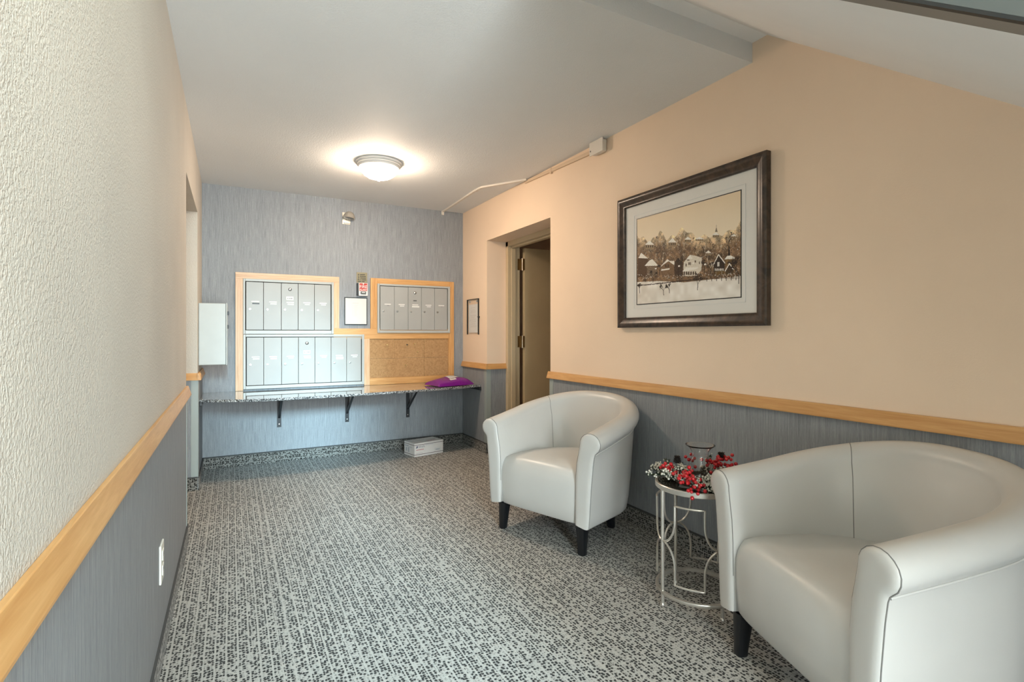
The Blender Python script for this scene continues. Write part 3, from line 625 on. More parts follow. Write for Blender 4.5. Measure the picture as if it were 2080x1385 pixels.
# the print: a generic snowy town painted into the colours of a fine grid
AW, AH = 372, 260
def paint_town():
    rng = np.random.RandomState(3); img = np.zeros((AH, AW, 3)); yy, xx = np.mgrid[0:AH, 0:AW]; U = xx/AW; V = yy/AH
    srgb = lambda r, g, b: np.array([r, g, b], float)/255
    # measured marks are given in the perspective of a close view and flattened here
    def uv(x, y):
        p = (x-45)/1168.; top = 375-320*p; bot = 1315-75*p; u = p*1.257/(1+p*.257); return u*AW, (y-top)/(bot-top)*AH
    def sm(sc):          # smooth value noise
        g_ = rng.rand(AH//sc+3, AW//sc+3); fy, fx = yy/sc, xx/sc; iy, ix = fy.astype(int), fx.astype(int); ty, tx = fy-iy, fx-ix
        ty, tx = ty*ty*(3-2*ty), tx*tx*(3-2*tx)
        return (g_[iy, ix]*(1-ty)+g_[iy+1, ix]*ty)*(1-tx)+(g_[iy, ix+1]*(1-ty)+g_[iy+1, ix+1]*ty)*tx
    img[:] = srgb(232, 210, 178)+(srgb(240, 224, 198)-srgb(232, 210, 178))*V[..., None]*2.5
    img += (sm(30)[..., None]-.5)*.012
    treetop = np.interp(np.arange(AW)/AW, [0, .08, .16, .26, .33, .42, .47, .55, .62, .70, .8, .9, .95, 1.], [.19, .24, .30, .20, .30, .29, .23, .27, .36, .36, .37, .37, .34, .30])
    hill = V > treetop[None, :]+.02*np.sin(U*61)[:]
    tone = .34+.34*rng.rand(AH, AW)+.55*(sm(7)-.5)+.60*(sm(19)-.5)
    depth = np.clip((V-treetop[None, :])/.16, 0, 1)
    for c_, (a, b) in enumerate(((212, 118), (188, 92), (152, 68))):
        val = (a*(1-depth)+b*depth)/255*(.55+tone*.95); img[..., c_] = np.where(hill, val, img[..., c_])
    def line(p0, p1, col, w=1, al=1.0):
        n = int(max(abs(p1[0]-p0[0]), abs(p1[1]-p0[1]))*1.5)+2
        for t in np.linspace(0, 1, n):
            x, y = p0[0]+(p1[0]-p0[0])*t, p0[1]+(p1[1]-p0[1])*t
            i0, j0 = int(round(y-w/2)), int(round(x-w/2)); i1, j1 = i0+max(1, int(round(w))), j0+max(1, int(round(w)))
            sl = img[max(i0, 0):max(i1, 0), max(j0, 0):max(j1, 0)]
            if sl.size: sl[:] = sl*(1-al)+np.array(col)*al
    def poly(P, col, jit=.05):
        P = [uv(*p) for p in P]; ins = np.zeros((AH, AW), bool); k = len(P)
        for i in range(k):
            (x0, y0), (x1, y1) = P[i], P[(i+1) % k]
            if y0 == y1: continue
            cr = ((y0 > yy) != (y1 > yy)) & (xx < (x1-x0)*(yy-y0)/(y1-y0)+x0); ins ^= cr
        img[ins] = np.array(col)+(rng.rand(ins.sum(), 1)-.5)*jit*2
    def tree(x, y, h, col, n=5, w=1.4):
        def br(px, py, a, L, lv, ww):
            qx, qy = px+math.sin(a)*L, py-math.cos(a)*L; line((px, py), (qx, qy), col, ww, .75)
            if lv:
                for _ in range(3): br(qx, qy, a+rng.uniform(-.7, .7), L*rng.uniform(.55, .8), lv-1, max(.8, ww*.6))
        br(x, y, rng.uniform(-.1, .1), h*.35, n-2, w)
    dk, br_, lt, sn = srgb(40, 28, 20), srgb(104, 78, 54), srgb(196, 172, 140), srgb(240, 234, 224)
    for k in range(120):      # bare crowns on the hill
        x = rng.rand()*AW; t = treetop[int(x)]; y = (t+.03+rng.rand()*.30)*AH; tree(x, y+9, 24*rng.uniform(.6, 1.1), [dk, br_, srgb(150, 124, 96), srgb(206, 190, 166)][rng.randint(4)], 4, 1.2)
    for k in range(1500):     # snow and twig flecks
        x = rng.rand()*AW; y = (treetop[int(x)]+.04+rng.rand()*.40)*AH; line((x, y), (x+rng.uniform(-3, 3), y+rng.uniform(-2, 2)), [sn, lt, dk, dk][rng.randint(4)], 1, .55)
    # hill houses
    for x, y, w, h in ((185, 650, 95, 85), (440, 625, 85, 90), (615, 595, 70, 60), (745, 590, 95, 40), (845, 745, 60, 50), (930, 545, 70, 55), (1130, 560, 60, 40)):
        poly([(x-w/2, y), (x+w/2, y), (x+w/2, y+h*.6), (x-w/2, y+h*.6)], srgb(150, 128, 100), .12); poly([(x-w/2-6, y+4), (x, y-h*.5), (x+w/2+6, y+4)], sn, .08)
        for k in range(4): poly([(x-w/2+6+k*w/4, y+10), (x-w/2+6+k*w/4+w*.1, y+10), (x-w/2+6+k*w/4+w*.1, y+h*.4), (x-w/2+6+k*w/4, y+h*.4)], dk, .02)
    poly([(920, 515), (932, 470), (934, 425), (938, 470), (950, 515)], srgb(128, 110, 92), .04)
    # snowy ground
    gtop = np.interp(np.arange(AW)/AW, [0, .25, .5, .75, 1], [.735, .755, .80, .80, .80]); gr = V > gtop[None, :]
    shade = .5*sm(26)+.5*sm(13)
    for c_, (a, b) in enumerate(((196, 250), (184, 245), (168, 238))): img[..., c_] = np.where(gr, (a+(b-a)*np.clip(shade*.7+.35, 0, 1))/255, img[..., c_])
    # front row
    poly([(55, 800), (165, 800), (160, 1010), (55, 1010)], srgb(86, 62, 42)); poly([(58, 800), (92, 742), (168, 806)], sn)
    poly([(150, 880), (262, 880), (255, 1000), (160, 1000)], srgb(120, 100, 80), .15); poly([(128, 888), (180, 830), (215, 812), (240, 838), (280, 886)], sn)
    poly([(322, 890), (385, 835), (458, 880), (462, 995), (325, 995)], srgb(122, 94, 68), .1); poly([(312, 893), (384, 816), (470, 880), (470, 868), (460, 832), (395, 838)], sn)
    line(uv(318, 893), uv(386, 822), sn, 2); line(uv(386, 822), uv(458, 874), sn, 2)
    poly([(318, 925), (410, 915), (408, 932), (314, 942)], sn)
    for k in range(3): poly([(362+k*16, 872), (370+k*16, 872), (370+k*16, 905), (362+k*16, 905)], dk, .02)
    poly([(465, 850), (500, 800), (560, 850), (556, 1000), (465, 1000)], srgb(66, 46, 32), .1)
    poly([(570, 850), (612, 800), (640, 768), (700, 778), (772, 800), (768, 930), (720, 1000), (562, 1005)], srgb(222, 212, 196), .06)
    poly([(598, 815), (640, 766), (668, 812)], sn, .02); poly([(556, 945), (600, 908), (730, 905), (722, 925), (560, 955)], sn, .02)
    for x, y, w, h in ((588, 865, 12, 30), (622, 850, 14, 30), (640, 850, 10, 30), (690, 830, 16, 24), (608, 820, 24, 12), (740, 840, 10, 30)): poly([(x, y), (x+w, y), (x+w, y+h), (x, y+h)], srgb(92, 74, 58), .03)
    for k in range(6): poly([(568+k*25, 955), (584+k*25, 950), (584+k*25, 988), (568+k*25, 992)], srgb(70, 55, 42), .05)
    poly([(905, 880), (962, 768), (1030, 862), (1026, 990), (912, 990)], srgb(44, 32, 24), .04); line(uv(903, 884), uv(962, 768), sn, 2); line(uv(962, 768), uv(1032, 862), sn, 2)
    for x in (949, 962): poly([(x, 850), (x+9, 850), (x+9, 898), (x, 898)], sn, .02)
    for k in range(7): poly([(918+k*15, 922), (926+k*15, 920), (926+k*15, 945), (918+k*15, 947)], sn, .02)
    poly([(915, 955), (1026, 945), (1026, 985), (915, 992)], srgb(110, 84, 44), .05)
    poly([(1040, 815), (1135, 805), (1130, 985), (1035, 990)], srgb(128, 100, 62), .08); poly([(1026, 820), (1062, 778), (1092, 775), (1145, 802), (1140, 814)], sn, .03)
    poly([(1064, 780), (1078, 632), (1092, 778)], srgb(38, 26, 20), .03); poly([(1038, 950), (1083, 868), (1128, 935), (1126, 980), (1040, 985)], srgb(70, 54, 36), .08); line(uv(1036, 950), uv(1083, 868), sn, 1.5); line(uv(1083, 868), uv(1130, 935), sn, 1.5)
    # hedges, fence, foreground trees
    for k in range(420):
        x = rng.uniform(55, 1205); y = 990+rng.normal()*18+(20 if x < 520 else 8); p0 = uv(x, y); line(p0, (p0[0]+rng.uniform(-4, 4), p0[1]+rng.uniform(-3, 3)), [dk, dk, sn, br_][rng.randint(4)], 1.3, .8)
    for k in range(60): x = 55+k*12.5; line(uv(x, 1108-.10*(x-55)+rng.uniform(-4, 4)), uv(x+18, 1108-.10*(x-40)+rng.uniform(-4, 4)), dk, 2, .7)
    for k in range(7): line(uv(830+k*55, 1028), uv(830+k*55, 1062-k*2), dk, 2)
    for k in range(30): x = 830+k*12; line(uv(x, 1042-k*.4), uv(x+12, 1041-k*.4), br_, 1, .7)
    for x, y, h in ((225, 1070, 34), (345, 1215, 36), (410, 1190, 26), (725, 1160, 42), (75, 1190, 28), (1190, 1090, 64), (1160, 1000, 40), (300, 985, 30), (800, 970, 34), (870, 985, 34), (510, 960, 40)):
        p = uv(x, y); tree(p[0], p[1], h, dk, 6, 2)
    for x, y in ((255, 920), (515, 895), (675, 862), (808, 878)): p = uv(x, y); line((p[0]-1, p[1]), (p[0]+2, p[1]), sn, 4, .9)
    return np.clip(img, 0, 1)
img = paint_town()
ys = AY1+(AY0-AY1)*(np.arange(AW)/(AW-1)); zz = AZ1+(AZ0-AZ1)*(np.arange(AH)/(AH-1))
V3 = np.empty((AH, AW, 3)); po = world_off(pic); V3[..., 0] = XR-.0128-po.x; V3[..., 1] = ys[None, :]-po.y; V3[..., 2] = zz[:, None]-po.z
idx = np.arange(AH*AW).reshape(AH, AW); F4 = np.stack([idx[:-1, :-1], idx[1:, :-1], idx[1:, 1:], idx[:-1, 1:]], -1).reshape(-1, 4)
me = bpy.data.meshes.new('print_sheet'); me.vertices.add(AH*AW); me.vertices.foreach_set('co', V3.reshape(-1))
me.loops.add(F4.size); me.loops.foreach_set('vertex_index', F4.reshape(-1)); me.polygons.add(len(F4)); me.polygons.foreach_set('loop_start', np.arange(0, F4.size, 4)); me.update(calc_edges=True)
ca = me.color_attributes.new('print', 'FLOAT_COLOR', 'POINT'); li = np.where(img <= .04045, img/12.92, ((img+.055)/1.055)**2.4)
ca.data.foreach_set('color', np.concatenate([li, np.ones((AH, AW, 1))], -1).reshape(-1))
q = NT('sepia_print'); a = q.n('ShaderNodeAttribute', attribute_name='print'); q.set(color=a.outputs['Color'], rough=.5, spec=.3); me.materials.append(q.m)
o = bpy.data.objects.new('print_sheet', me); COL.objects.link(o); o.parent = pic

# ------------------------------------------------------------------ barrel armchairs
q = NT('pale_grey_leather'); c = q.obj(); n1 = q.noise(c, 520, 2); n2 = q.noise(q.scale(c, (7, 7, 3)), 1.0, 3, .5, dist=.6); n3 = q.noise(c, 3, 2)
b1 = q.bump(n1, .06, .0006); b2 = q.bump(n2, .16, .012, b1)
q.set(color=q.ramp(n3, [(.3, (.545, .535, .51, 1)), (.7, (.605, .595, .57, 1))]), rough=.36, spec=.5, normal=b2); M_leather = q.m
M_seam = plain('grey_seam', (.20, .195, .185, 1), .6); M_leg = plain('black_lacquer_leg', (.006, .007, .009, 1), .3)
M_under = plain('black_underside_cloth', (.012, .012, .012, 1), .9)

def chair_path():
    P = []
    for k in range(9): P.append((-.358+.003*(k/8), .26*k/8))
    for k in range(1, 40):
        a = math.pi-math.pi*k/40; e = 2/2.35
        cx, sx = math.cos(a), math.sin(a)
        P.append((.355*math.copysign(abs(cx)**e, cx), .26+.360*abs(sx)**e))
    for k in range(9): P.append((.355+.003*(k/8), .26-.26*k/8))
    return P
def chair_profile(t):
    """outward offset / height pairs from the inner foot over the roll to the outer foot; t = 0 arm front .. 1 back"""
    Tp = .660+.143*(.72*t+.28*t**3); Rx, Rz = .063-.008*t, .055; ic = .008+.010*t
    pr_ = [(-.085-.035*t, .17), (-.084-.034*t, .30), (-.082-.030*t, .42), (-.075-.022*t, .50), (-.064-.008*t, Tp-.11)]
    for k in range(13):
        a = math.radians(186-k*(186+52)/12.0); pr_.append((ic+Rx*math.cos(a), Tp-Rz+Rz*math.sin(a)))
    zn = Tp-2*Rz+.006
    pr_ += [(ic+.031, zn-.002), (ic+.026, zn-.016), (.026+.016*t, zn-.07), (.014+.012*t, .36), (.005+.006*t, .22), (0, .165), (-.008, .156)]
    return pr_
NECK = 5+13
def make_chair(name, label, loc, rz):
    root = thing(name, label, 'armchair', loc, rz, 'pair of pale leather barrel armchairs')
    P = chair_path(); N = len(P); rings = []
    for i, p in enumerate(P):
        d = Vector(P[min(i+1, N-1)])-Vector(P[max(i-1, 0)]); d.normalize(); nrm_ = Vector((-d.y, d.x))
        if i < 9: nrm_ = Vector((-1, 0))
        if i >= N-9: nrm_ = Vector((1, 0))
        t = min(1, max(0, p[1]/.620)); pr_ = chair_profile(t)
        # arms sit upright, the back leans a little
        rings.append([(p[0]+nrm_.x*o_, p[1]+nrm_.y*o_, z) for o_, z in pr_])
    m = len(rings[0]); mb = MB(); vs = [v for r in rings for v in r]; fs = []
    for i in range(N-1):
        for k in range(m-1): fs.append((i*m+k, (i+1)*m+k, (i+1)*m+k+1, i*m+k+1))
    for i in range(N-1): fs.append((i*m+m-1, (i+1)*m+m-1, (i+1)*m, i*m))
    mb.add(vs, fs); mb.build('tub_shell', M_leather, root, smooth='all')
    for i in (0, N-1):         # padded arm fronts
        ring_ = [Vector(v) for v in rings[i]]; K = len(ring_); Hf = K//2; Mx_ = 10; vs = []
        for k in range(Hf):        # chords from the inner to the outer edge, padded outwards
            a_, b_ = ring_[k], ring_[K-1-k]
            for m_ in range(Mx_+1):
                f_ = m_/Mx_; e_ = .5-.5*math.cos(math.pi*f_); p_ = a_.lerp(b_, e_); up_ = min(1.0, (Hf-k)/2.5)
                p_.y -= .013*up_*(1-abs(2*e_-1)**5)**.6; vs.append(p_)
        vs.append(ring_[Hf])
        fs = [(k*(Mx_+1)+m_, k*(Mx_+1)+m_+1, (k+1)*(Mx_+1)+m_+1, (k+1)*(Mx_+1)+m_) for k in range(Hf-1) for m_ in range(Mx_)]
        fs += [((Hf-1)*(Mx_+1)+m_, (Hf-1)*(Mx_+1)+m_+1, len(vs)-1) for m_ in range(Mx_)]
        fp = MB().add(vs, fs).build('arm_front', M_leather, root, smooth='all')
        MB().tube([v+Vector((0, -.0015, 0)) for v in ring_[1:-1]], .0016, 6).build('piping', M_seam, fp, smooth=True)
    # seams: under the roll all round, and where arms meet the back inside
    MB().tube([(r[NECK][0], r[NECK][1], r[NECK][2]-.003) for r in rings], .0035, 6).build('roll_seam', M_leather, root, smooth=True)
    for i, ke in ((16, 12), (N-17, 5)):
        MB().tube([Vector(rings[i][k]) for k in range(1, ke)], .0014, 6).build('back_seam', M_seam, root, smooth=True)
    # seat with a waterfall front
    nx = 25; prof = [(.03, .160), (.012, .163), (.004, .175), (-.001, .24), (-.004, .31), (-.003, .365), (.004, .400), (.018, .424), (.040, .438), (.08, .446), (.16, .450), (.28, .448), (.40, .440), (.50, .430), (.585, .420), (.585, .20)]
    vs = []; XH = .271
    for j in range(nx):
        x = -XH+2*XH*j/(nx-1); e = abs(x)/XH; cr = 1-e**2.4
        for (y, z) in prof:
            yy_ = y+(.010*(e**6) if y < .02 else 0); zz_ = z+(.016*cr-.008*e**5 if z > .38 else 0)
            if y > .3: xx_ = x*(1-.42*((y-.3)/.285)**2)
            else: xx_ = x
            vs.append((xx_, yy_-.006*cr*(z < .38 and y < 0), zz_))
    pm = len(prof); fs = [(j*pm+k, (j+1)*pm+k, (j+1)*pm+k+1, j*pm+k+1) for j in range(nx-1) for k in range(pm-1)]
    fs += [tuple(range(pm)), tuple((nx-1)*pm+k for k in range(pm-1, -1, -1))]
    MB().add(vs, fs).build('seat', M_leather, root, smooth=True)
    MB().prism([(P[i][0]*.90, P[i][1]*.90+.050) for i in range(0, N, 2)], .150, .168, 'z').build('underside', M_under, root)
    for (x, y, sx, sy) in ((-.285, .045, -.006, -.008), (.285, .045, .006, -.008), (-.185, .47, -.006, .02), (.185, .47, .006, .02)):
        vs = []
        for (z, r) in ((.160, .031), (.03, .0215), (.004, .0205), (0, .019)):
            f = (.16-z)/.16
            for k in range(16):
                a = 2*math.pi*k/16; qx, qy = math.cos(a), math.sin(a); w_ = (abs(qx)**4+abs(qy)**4)**(-.25)
                vs.append((x+sx*f+r*qx*w_, y+sy*f+r*qy*w_, z))
        fs = [(j*16+k, j*16+(k+1) % 16, (j+1)*16+(k+1) % 16, (j+1)*16+k) for j in range(3) for k in range(16)]+[tuple(range(15, -1, -1)), tuple(48+k for k in range(16))]
        MB().add(vs, fs).build('leg', M_leg, root, smooth=True)
    return root
make_chair('armchair', 'pale grey leather barrel armchair nearer the door recess, left of the side table', (1.520, 2.556, 0), math.radians(-70.5))
make_chair('armchair', 'pale grey leather barrel armchair closest to the camera, right of the side table', (1.5165, 1.047, 0), math.radians(-110.3))

# ------------------------------------------------------------------ side table
TX, TY, TR, TZ = 1.818, 1.662, .172, .522
M_silver = plain('champagne_silver_metal', (.62, .58, .52, 1), .34, .75, nscale=30, namt=.06); M_ttop = plain('dark_mirror_glass', (.035, .037, .03, 1), .06, spec=.8)
tb = thing('side_table', 'small round silver metal side table with scrolled sides between the armchairs', 'table', (TX, TY, 0), math.radians(76.7))
circ = lambda r, z, n=64, a0=0, a1=2*math.pi: [(r*math.cos(a0+(a1-a0)*k/n), r*math.sin(a0+(a1-a0)*k/n), z) for k in range(n)]
MB().lathe([(TR-.004, TZ-.020), (TR+.006, TZ-.020), (TR+.008, TZ-.018), (TR+.008, TZ+.001), (TR+.006, TZ+.003), (TR-.002, TZ+.003), (TR-.004, TZ+.001)], 72, close=True).build('top_ring', M_silver, tb, smooth=True)
MB().lathe([(0, TZ), (TR-.002, TZ), (TR-.002, TZ-.006), (0, TZ-.006)], 64).build('table_top', M_ttop, tb, smooth=True)
MB().lathe([(TR-.007, .054), (TR+.006, .054), (TR+.007, .056), (TR+.007, .066), (TR+.006, .068), (TR-.007, .068)], 72, close=True).build('lower_ring', M_silver, tb, smooth=True)
for k in range(4):
    a = math.pi/2*k; x, y = TR*math.cos(a), TR*math.sin(a)
    lg = MB().tube([(x, y, .006), (x, y, TZ-.018)], .0075, 12).build('leg', M_silver, tb, smooth=True)
    MB().lathe([(0, 0), (.010, 0), (.0115, .004), (.010, .010), (.0075, .014)], 14, (x, y, 0)).build('foot', M_silver, lg, smooth=True)
    # scrolled panel between this leg and the next
    def P(t, z, rr=TR): b = a+math.pi/4+t*math.pi/4; return (rr*math.cos(b), rr*math.sin(b), z)
    prof = []
    for j in range(11): prof.append((-.46+.92*j/10, .452))
    prof.append((.46, .42)); prof.append((.46, .385))
    for j in range(1, 13): w_ = math.pi/2*j/12; prof.append((.46+.50*(1-math.cos(w_)), .385-.10*math.sin(w_)))
    up = prof[:]; low = [(t, .570-z) for t, z in reversed(prof[10:])]
    right = up+low[1:]
    half = right[5:]
    full = half+[(0, .118)]
    ringp = [(t, z) for t, z in up]+[(t, .570-z) for t, z in reversed(up)]
    left = [(-t, z) for t, z in reversed(ringp[11:-11])]
    path = [P(t, z) for t, z in ringp[:11]+ringp[11:-11]+ringp[-11:]]
    lp = [P(t, z) for t, z in [(-.46, .452)]+[(-t, z) for t, z in ringp[11:-11]]+[(-.46, .118)]]
    sp = MB().tube(path, .0048, 8)
    sp.tube(lp, .0048, 8); sp.build('scroll_panel', M_silver, tb, smooth=True)

# ------------------------------------------------------------------ hurricane vase and berry wreath
q = NT('clear_vase_glass'); q.set(color=(1, 1, 1, 1), rough=.0, trans=1.0, ior=1.45); M_vase = q.m
po_ = [(.0, 0), (.040, .001), (.043, .006), (.047, .030), (.049, .055), (.046, .080), (.038, .104), (.034, .120), (.036, .132), (.045, .146), (.056, .155), (.063, .160)]
pi_ = [(r-.0022, z+.002) for r, z in reversed(po_[1:-1])]+[(0, .005)]
vz = MB().lathe(po_+[(.0635, .1615), (.062, .1620)]+pi_, 48).build('hurricane_vase', M_vase, smooth='all'); vz.location = (TX+.018, TY+.0, TZ+.0035)
tag(vz, 'clear flared glass hurricane vase standing inside the berry wreath', 'vase')
M_green = plain('dark_evergreen_leaf', (.018, .028, .012, 1), .6, nscale=90, namt=.5); M_frost = plain('frosted_white_bud', (.70, .68, .60, 1), .7); M_berry = plain('glossy_red_berry', (.50, .012, .018, 1), .14, spec=.6)
M_twig = plain('brown_twig', (.06, .035, .02, 1), .8); M_cone = plain('dark_pine_cone', (.018, .013, .01, 1), .7)
wt_ = thing('berry_wreath', 'frosted evergreen wreath with red berries lying on the silver side table', 'wreath', (TX, TY, TZ+.003))
MB().tube([(.105*math.cos(a), .105*math.sin(a), .014+.004*math.sin(5*a)) for a in np.linspace(0, 2*math.pi, 48, endpoint=False)], .009, 6, closed=True).build('twig_ring', M_twig, wt_, smooth=True)
rng = random.Random(11)
cam_dir = math.atan2(-TY, -TX)
def leaf(mb, p, d, L, w, up):
    d = d.normalized(); s_ = d.cross(up); s_ = s_.normalized() if s_.length > 1e-5 else Vector((1, 0, 0)); n_ = s_.cross(d)
    mb.add([p, p+d*L*.45+s_*w+n_*w*.3, p+d*L, p+d*L*.45-s_*w+n_*w*.3], [(0, 1, 2), (0, 2, 3)])
for k in range(44):
    a = 2*math.pi*k/44+rng.uniform(-.1, .1); r0 = rng.uniform(.075, .11)
    out = Vector((math.cos(a), math.sin(a), 0)); tang = Vector((-math.sin(a), math.cos(a), 0))*rng.choice((-1, 1))
    L = rng.uniform(.085, .125) if k % 3 else rng.uniform(.06, .09)
    dr_ = (out*rng.uniform(.35, 1.0)+tang*rng.uniform(.1, .8)+Vector((0, 0, rng.uniform(-.05, .55)))).normalized()
    # keep sprigs clear of the armchair on the right
    if (out.x*(-.35)+out.y*(-.94)) > .5: dr_ = (dr_+Vector((.15, .45, .25))).normalized(); L *= .7
    base_ = out*r0+Vector((0, 0, .014)); pts = [base_+dr_*L*f+Vector((0, 0, -.05*L*f*f*4*(.3 if k % 4 else 1.2))) for f in (0, .25, .5, .75, 1)]
    pts = [Vector((p.x, p.y, max(p.z, .008 if math.hypot(p.x, p.y) < .17 else -.03))) for p in pts]
    mb = MB().tube(pts, [.0022, .002, .0017, .0014, .0009], 5); fb = MB()
    for j in range(60):
        f = rng.uniform(.12, 1.0)*4; i0 = min(3, int(f)); p = pts[i0].lerp(pts[i0+1], f-i0)
        dd = Vector((rng.gauss(0, 1), rng.gauss(0, 1), rng.gauss(.25, .8))).normalized()+dr_*.9
        leaf(mb, p, dd, rng.uniform(.012, .026), rng.uniform(.0024, .0048), Vector((rng.gauss(0, 1), rng.gauss(0, 1), 1)))
        if k % 2 == 0 and j < 52 or j < 16:
            fb.sphere(p+dd.normalized()*rng.uniform(.008, .020)+Vector((0, 0, .002)), rng.uniform(.0022, .0052), 5, 4)
    sp = mb.build('sprig', M_green, wt_)
    fb.build('frosted_buds', M_frost, sp)
for k in range(16):      # fuller greenery towards the room on the armchair side
    a = cam_dir+rng.uniform(-.3, 1.15); r0 = rng.uniform(.07, .12); L = rng.uniform(.05, .085)
    out = Vector((math.cos(a), math.sin(a), 0)); dr_ = (out*rng.uniform(.4, .9)+Vector((-out.y, out.x, 0))*rng.uniform(-.7, .7)+Vector((0, 0, rng.uniform(-.1, .6)))).normalized()
    base_ = out*r0+Vector((0, 0, .014)); pts = [base_+dr_*L*f_-Vector((0, 0, .5*L*f_*f_)) for f_ in (0, .25, .5, .75, 1)]
    pts = [Vector((p.x, p.y, max(p.z, .008 if math.hypot(p.x, p.y) < .18 else -.05))) for p in pts]
    mb = MB().tube(pts, [.0022, .002, .0017, .0014, .0009], 5); fb = MB()
    for j in range(64):
        f = rng.uniform(.1, 1.0)*4; i0 = min(3, int(f)); p = pts[i0].lerp(pts[i0+1], f-i0)
        dd = Vector((rng.gauss(0, 1), rng.gauss(0, 1), rng.gauss(.3, .8))).normalized()+dr_*.8
        leaf(mb, p, dd, rng.uniform(.012, .026), rng.uniform(.0024, .0048), Vector((rng.gauss(0, 1), rng.gauss(0, 1), 1)))
        if j < (46 if k % 3 else 14): fb.sphere(p+dd.normalized()*rng.uniform(.008, .020)+Vector((0, 0, .002)), rng.uniform(.0020, .0050), 5, 4)
    sp = mb.build('sprig', M_green, wt_)
    fb.build('frosted_buds', M_frost, sp)
bm_ = MB().sphere((0, 0, 0), 1.0, 12, 8)
bme = None
def berries(c, n, sx, sy, sz, seed, rad=.0078):
    global bme
    rr = random.Random(seed); pts = []; tries = 0
    while len(pts) < n and tries < 4000:
        tries += 1
        p = Vector((rr.gauss(0, sx), rr.gauss(0, sy), rr.gauss(0, sz)))+Vector(c)
        if p.z < .007 and math.hypot(p.x, p.y) < TR+.01: p.z = .007+rr.random()*.02
        if all((p-q_).length > rad*1.75 for q_ in pts): pts.append(p)
    for p in pts:
        r = rad*rr.uniform(.85, 1.1)
        if bme is None:
            o = bm_.build('berry', M_berry, wt_, smooth='all'); bme = o.data
        else:
            o = bpy.data.objects.new('berry', bme); COL.objects.link(o); o.parent = wt_
        o.location = p; o.scale = (r, r, r)
# directions seen from the room: front-left cluster hangs over the edge, one at the left, one behind to the right
vw = Vector((-TX, -TY, 0)).normalized(); rt = Vector((-vw.y, vw.x, 0))   # towards viewer, viewer's right
def at(right, toward, z): v = rt*right+vw*toward; return (v.x, v.y, z)
berries(at(-.035, .135, .052), 24, .020, .020, .016, 1); berries(at(-.008, .165, .018), 18, .018, .012, .018, 2); berries(at(-.075, .10, .060), 7, .022, .015, .006, 3)
berries(at(-.128, .05, .066), 11, .014, .016, .009, 4); berries(at(.085, -.02, .085), 30, .020, .024, .015, 5); berries(at(.125, -.03, .098), 9, .020, .02, .012, 6); berries(at(-.03, -.06, .085), 6, .010, .014, .018, 7)
for (c, s_) in ((at(-.085, -.01, .085), .020), (at(.100, -.03, .108), .022)):
    mb = MB()
    for lv in range(6):
        for k in range(8):
            a = 2*math.pi*(k+.5*(lv % 2))/8; rr_ = s_*(.95-.13*lv); p = Vector(c)+Vector((math.cos(a)*rr_*.5, math.sin(a)*rr_*.5, lv*s_*.26-s_*.6)); leaf(mb, p, Vector((math.cos(a), math.sin(a), .55)), s_*.75, s_*.30, Vector((0, 0, 1)))
    mb.tube([Vector(c)-Vector((0, 0, s_*.6)), Vector(c)+Vector((0, 0, s_*.7))], s_*.4, 6).build('pine_cone', M_cone, wt_)

# ------------------------------------------------------------------ purple mailer on the counter
q = NT('glossy_purple_poly'); c = q.obj(); n = q.noise(q.scale(c, (9, 26, 9)), 1.0, 3, .6, dist=1.5)
q.set(color=(.17, .012, .20, 1), rough=.22, spec=.55, normal=q.bump(n, .5, .012)); M_purple = q.m
ml = thing('poly_mailer', 'purple plastic mailing bag with two white labels on the counter', 'parcel', (1.915, 4.910, CT), math.radians(11))
nx, ny = 30, 22; vs = []; HX, HY = .208, .145
def mz(x, y):
    a, b = abs(x)/HX, abs(y)/HY; e = max(0, (1-a**3.2))*max(0, (1-b**3.0))
    return .074*e**.50*(1+.10*math.sin(19*x+7*y)+.07*math.sin(31*y-13*x))
def outl(x, y): # pinched sides, pulled corners
    a, b = abs(x)/HX, abs(y)/HY; return x*(1-.05*(1-b*b)), y*(1-.07*(1-a*a))
for j in range(ny+1):
    for i in range(nx+1):
        x, y = -HX+2*HX*i/nx, -HY+2*HY*j/ny; X, Y = outl(x, y); vs.append((X, Y, .006+mz(x, y)+.003*(abs(x)/HX)**6))
k0 = len(vs)
for j in range(ny+1):
    for i in range(nx+1):
        x, y = -HX+2*HX*i/nx, -HY+2*HY*j/ny; X, Y = outl(x, y); e = max(0, 1-(abs(x)/HX)**3)*max(0, 1-(abs(y)/HY)**3); vs.append((X, Y, .0055+.003*(abs(x)/HX)**6-.005*e))
g = lambda j, i: j*(nx+1)+i
fs = [(g(j, i), g(j, i+1), g(j+1, i+1), g(j+1, i)) for j in range(ny) for i in range(nx)]+[(k0+g(j, i), k0+g(j+1, i), k0+g(j+1, i+1), k0+g(j, i+1)) for j in range(ny) for i in range(nx)]
edge = [g(0, i) for i in range(nx)]+[g(j, nx) for j in range(ny)]+[g(ny, i) for i in range(nx, 0, -1)]+[g(j, 0) for j in range(ny, 0, -1)]
fs += [(edge[k], k0+edge[k], k0+edge[(k+1) % len(edge)], edge[(k+1) % len(edge)]) for k in range(len(edge))]
MB().add(vs, fs).build('bag', M_purple, ml, smooth='all')
def lab(x0, x1, y0, y1, nm, m, dz=.0022):
    vs = []; n_ = 8
    for j in range(n_+1):
        for i in range(n_+1):
            x, y = x0+(x1-x0)*i/n_, y0+(y1-y0)*j/n_; X, Y = outl(x, y); vs.append((X, Y, .006+mz(x, y)+dz))
    fs = [(j*(n_+1)+i, j*(n_+1)+i+1, (j+1)*(n_+1)+i+1, (j+1)*(n_+1)+i) for j in range(n_) for i in range(n_)]
    return MB().add(vs, fs).build(nm, m, ml, smooth='all')
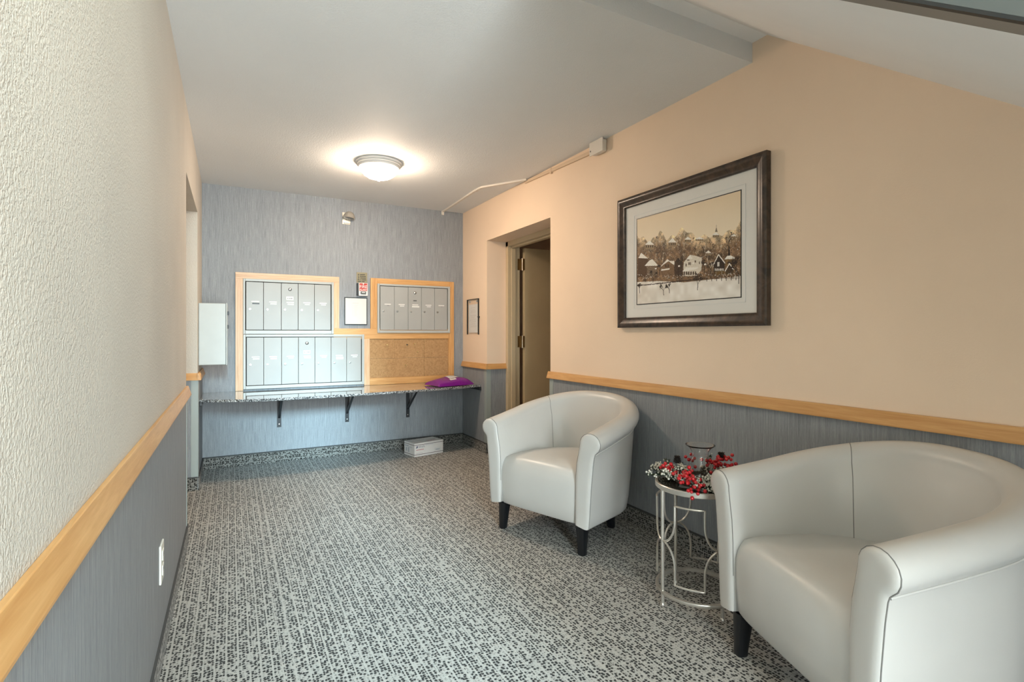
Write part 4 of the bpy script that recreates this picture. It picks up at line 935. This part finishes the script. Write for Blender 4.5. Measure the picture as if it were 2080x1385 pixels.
lab(-.025, .085, -.055, .060, 'shipping_label', M_paper_w); lab(-.045, .025, -.105, -.065, 'small_label', M_paper_w)
for k in range(4): lab(-.012, .066-.012*(k % 2), .035-k*.024, .041-k*.024, 'print_line', M_ink, .0030)
lab(-.032, .010, -.090, -.082, 'print_line', M_ink, .0030)

# ------------------------------------------------------------------ white mailing box on the floor
M_card = plain('white_printed_cardboard', (.72, .69, .66, 1), .6, nscale=12, namt=.03)
bx = thing('shipping_box', 'small white mailing carton with dark stripes on the carpet below the counter', 'box', (1.539, 4.853, 0), math.radians(13))
BW, BD, BH = .325, .195, .130
bd = MB().box(0, BW, 0, BD, 0, BH).build('carton', M_card, bx, bevel=.002)
M_bstr = plain('dark_maroon_print', (.06, .02, .035, 1), .6); M_bblue = plain('navy_print', (.03, .05, .14, 1), .6); M_bred = plain('red_print', (.50, .12, .13, 1), .6); M_bgrey = plain('pale_grey_print', (.42, .43, .46, 1), .6)
for z in (.018, .110):
    MB().box(-.0008, BW+.0008, -.0008, BD+.0008, z, z+.004).build('print_stripe', M_bstr, bx)
def prt(x0, x1, z0, z1, m): MB().box(x0, x1, -.0008, .0002, z0, z1).build('print_mark', m, bx)
MB().add([(.012, -.0008, .083), (.030, -.0008, .083), (.040, -.0008, .101), (.018, -.0008, .101), (.026, -.0008, .094)], [(0, 4, 2), (0, 1, 2), (4, 3, 2)]).build('eagle_mark', M_bblue, bx)
RXB = Matrix.Rotation(math.radians(90), 4, 'X')
text('lettering', 'UNITED STATES', .0095, M_bblue, bx, T3(.043, -.0008, .094) @ RXB, .0002, 'LEFT'); text('lettering', 'POSTAL SERVICE', .0095, M_bblue, bx, T3(.043, -.0008, .085) @ RXB, .0002, 'LEFT')
for k in range(6): prt(.020+k*.014, .031+k*.014, .062, .068, M_bred)
for k in range(7): prt(.125+k*.012, .134+k*.012, .100, .103, M_bgrey)
for k in range(12): prt(.236+k*.0042, .236+k*.0042+random.choice((.001, .002, .0028)), .034, .052, M_bgrey)
prt(.228, .2295, .028, .060, M_bgrey); prt(.228, .296, .059, .060, M_bgrey); prt(.294, .2955, .028, .060, M_bgrey); prt(.02, .09, .030, .033, M_bgrey)
for (y0, y1, z0, z1) in ((.11, .18, .088, .098), (.14, .16, .04, .075), (.10, .12, .035, .08), (.05, .10, .083, .088)):
    MB().box(-.0008, .0002, y0, y1, z0, z1).build('print_mark', M_bgrey, bx)
MB().box(.02, .30, .085, .11, BH-.0004, BH+.0006).build('tape_strip', plain('clear_pale_tape', (.66, .63, .60, 1), .25), bx)
MB().box(.17, .27, .03, .075, BH-.0004, BH+.0005).build('address_print', plain('pink_print_panel', (.58, .47, .45, 1), .6), bx)
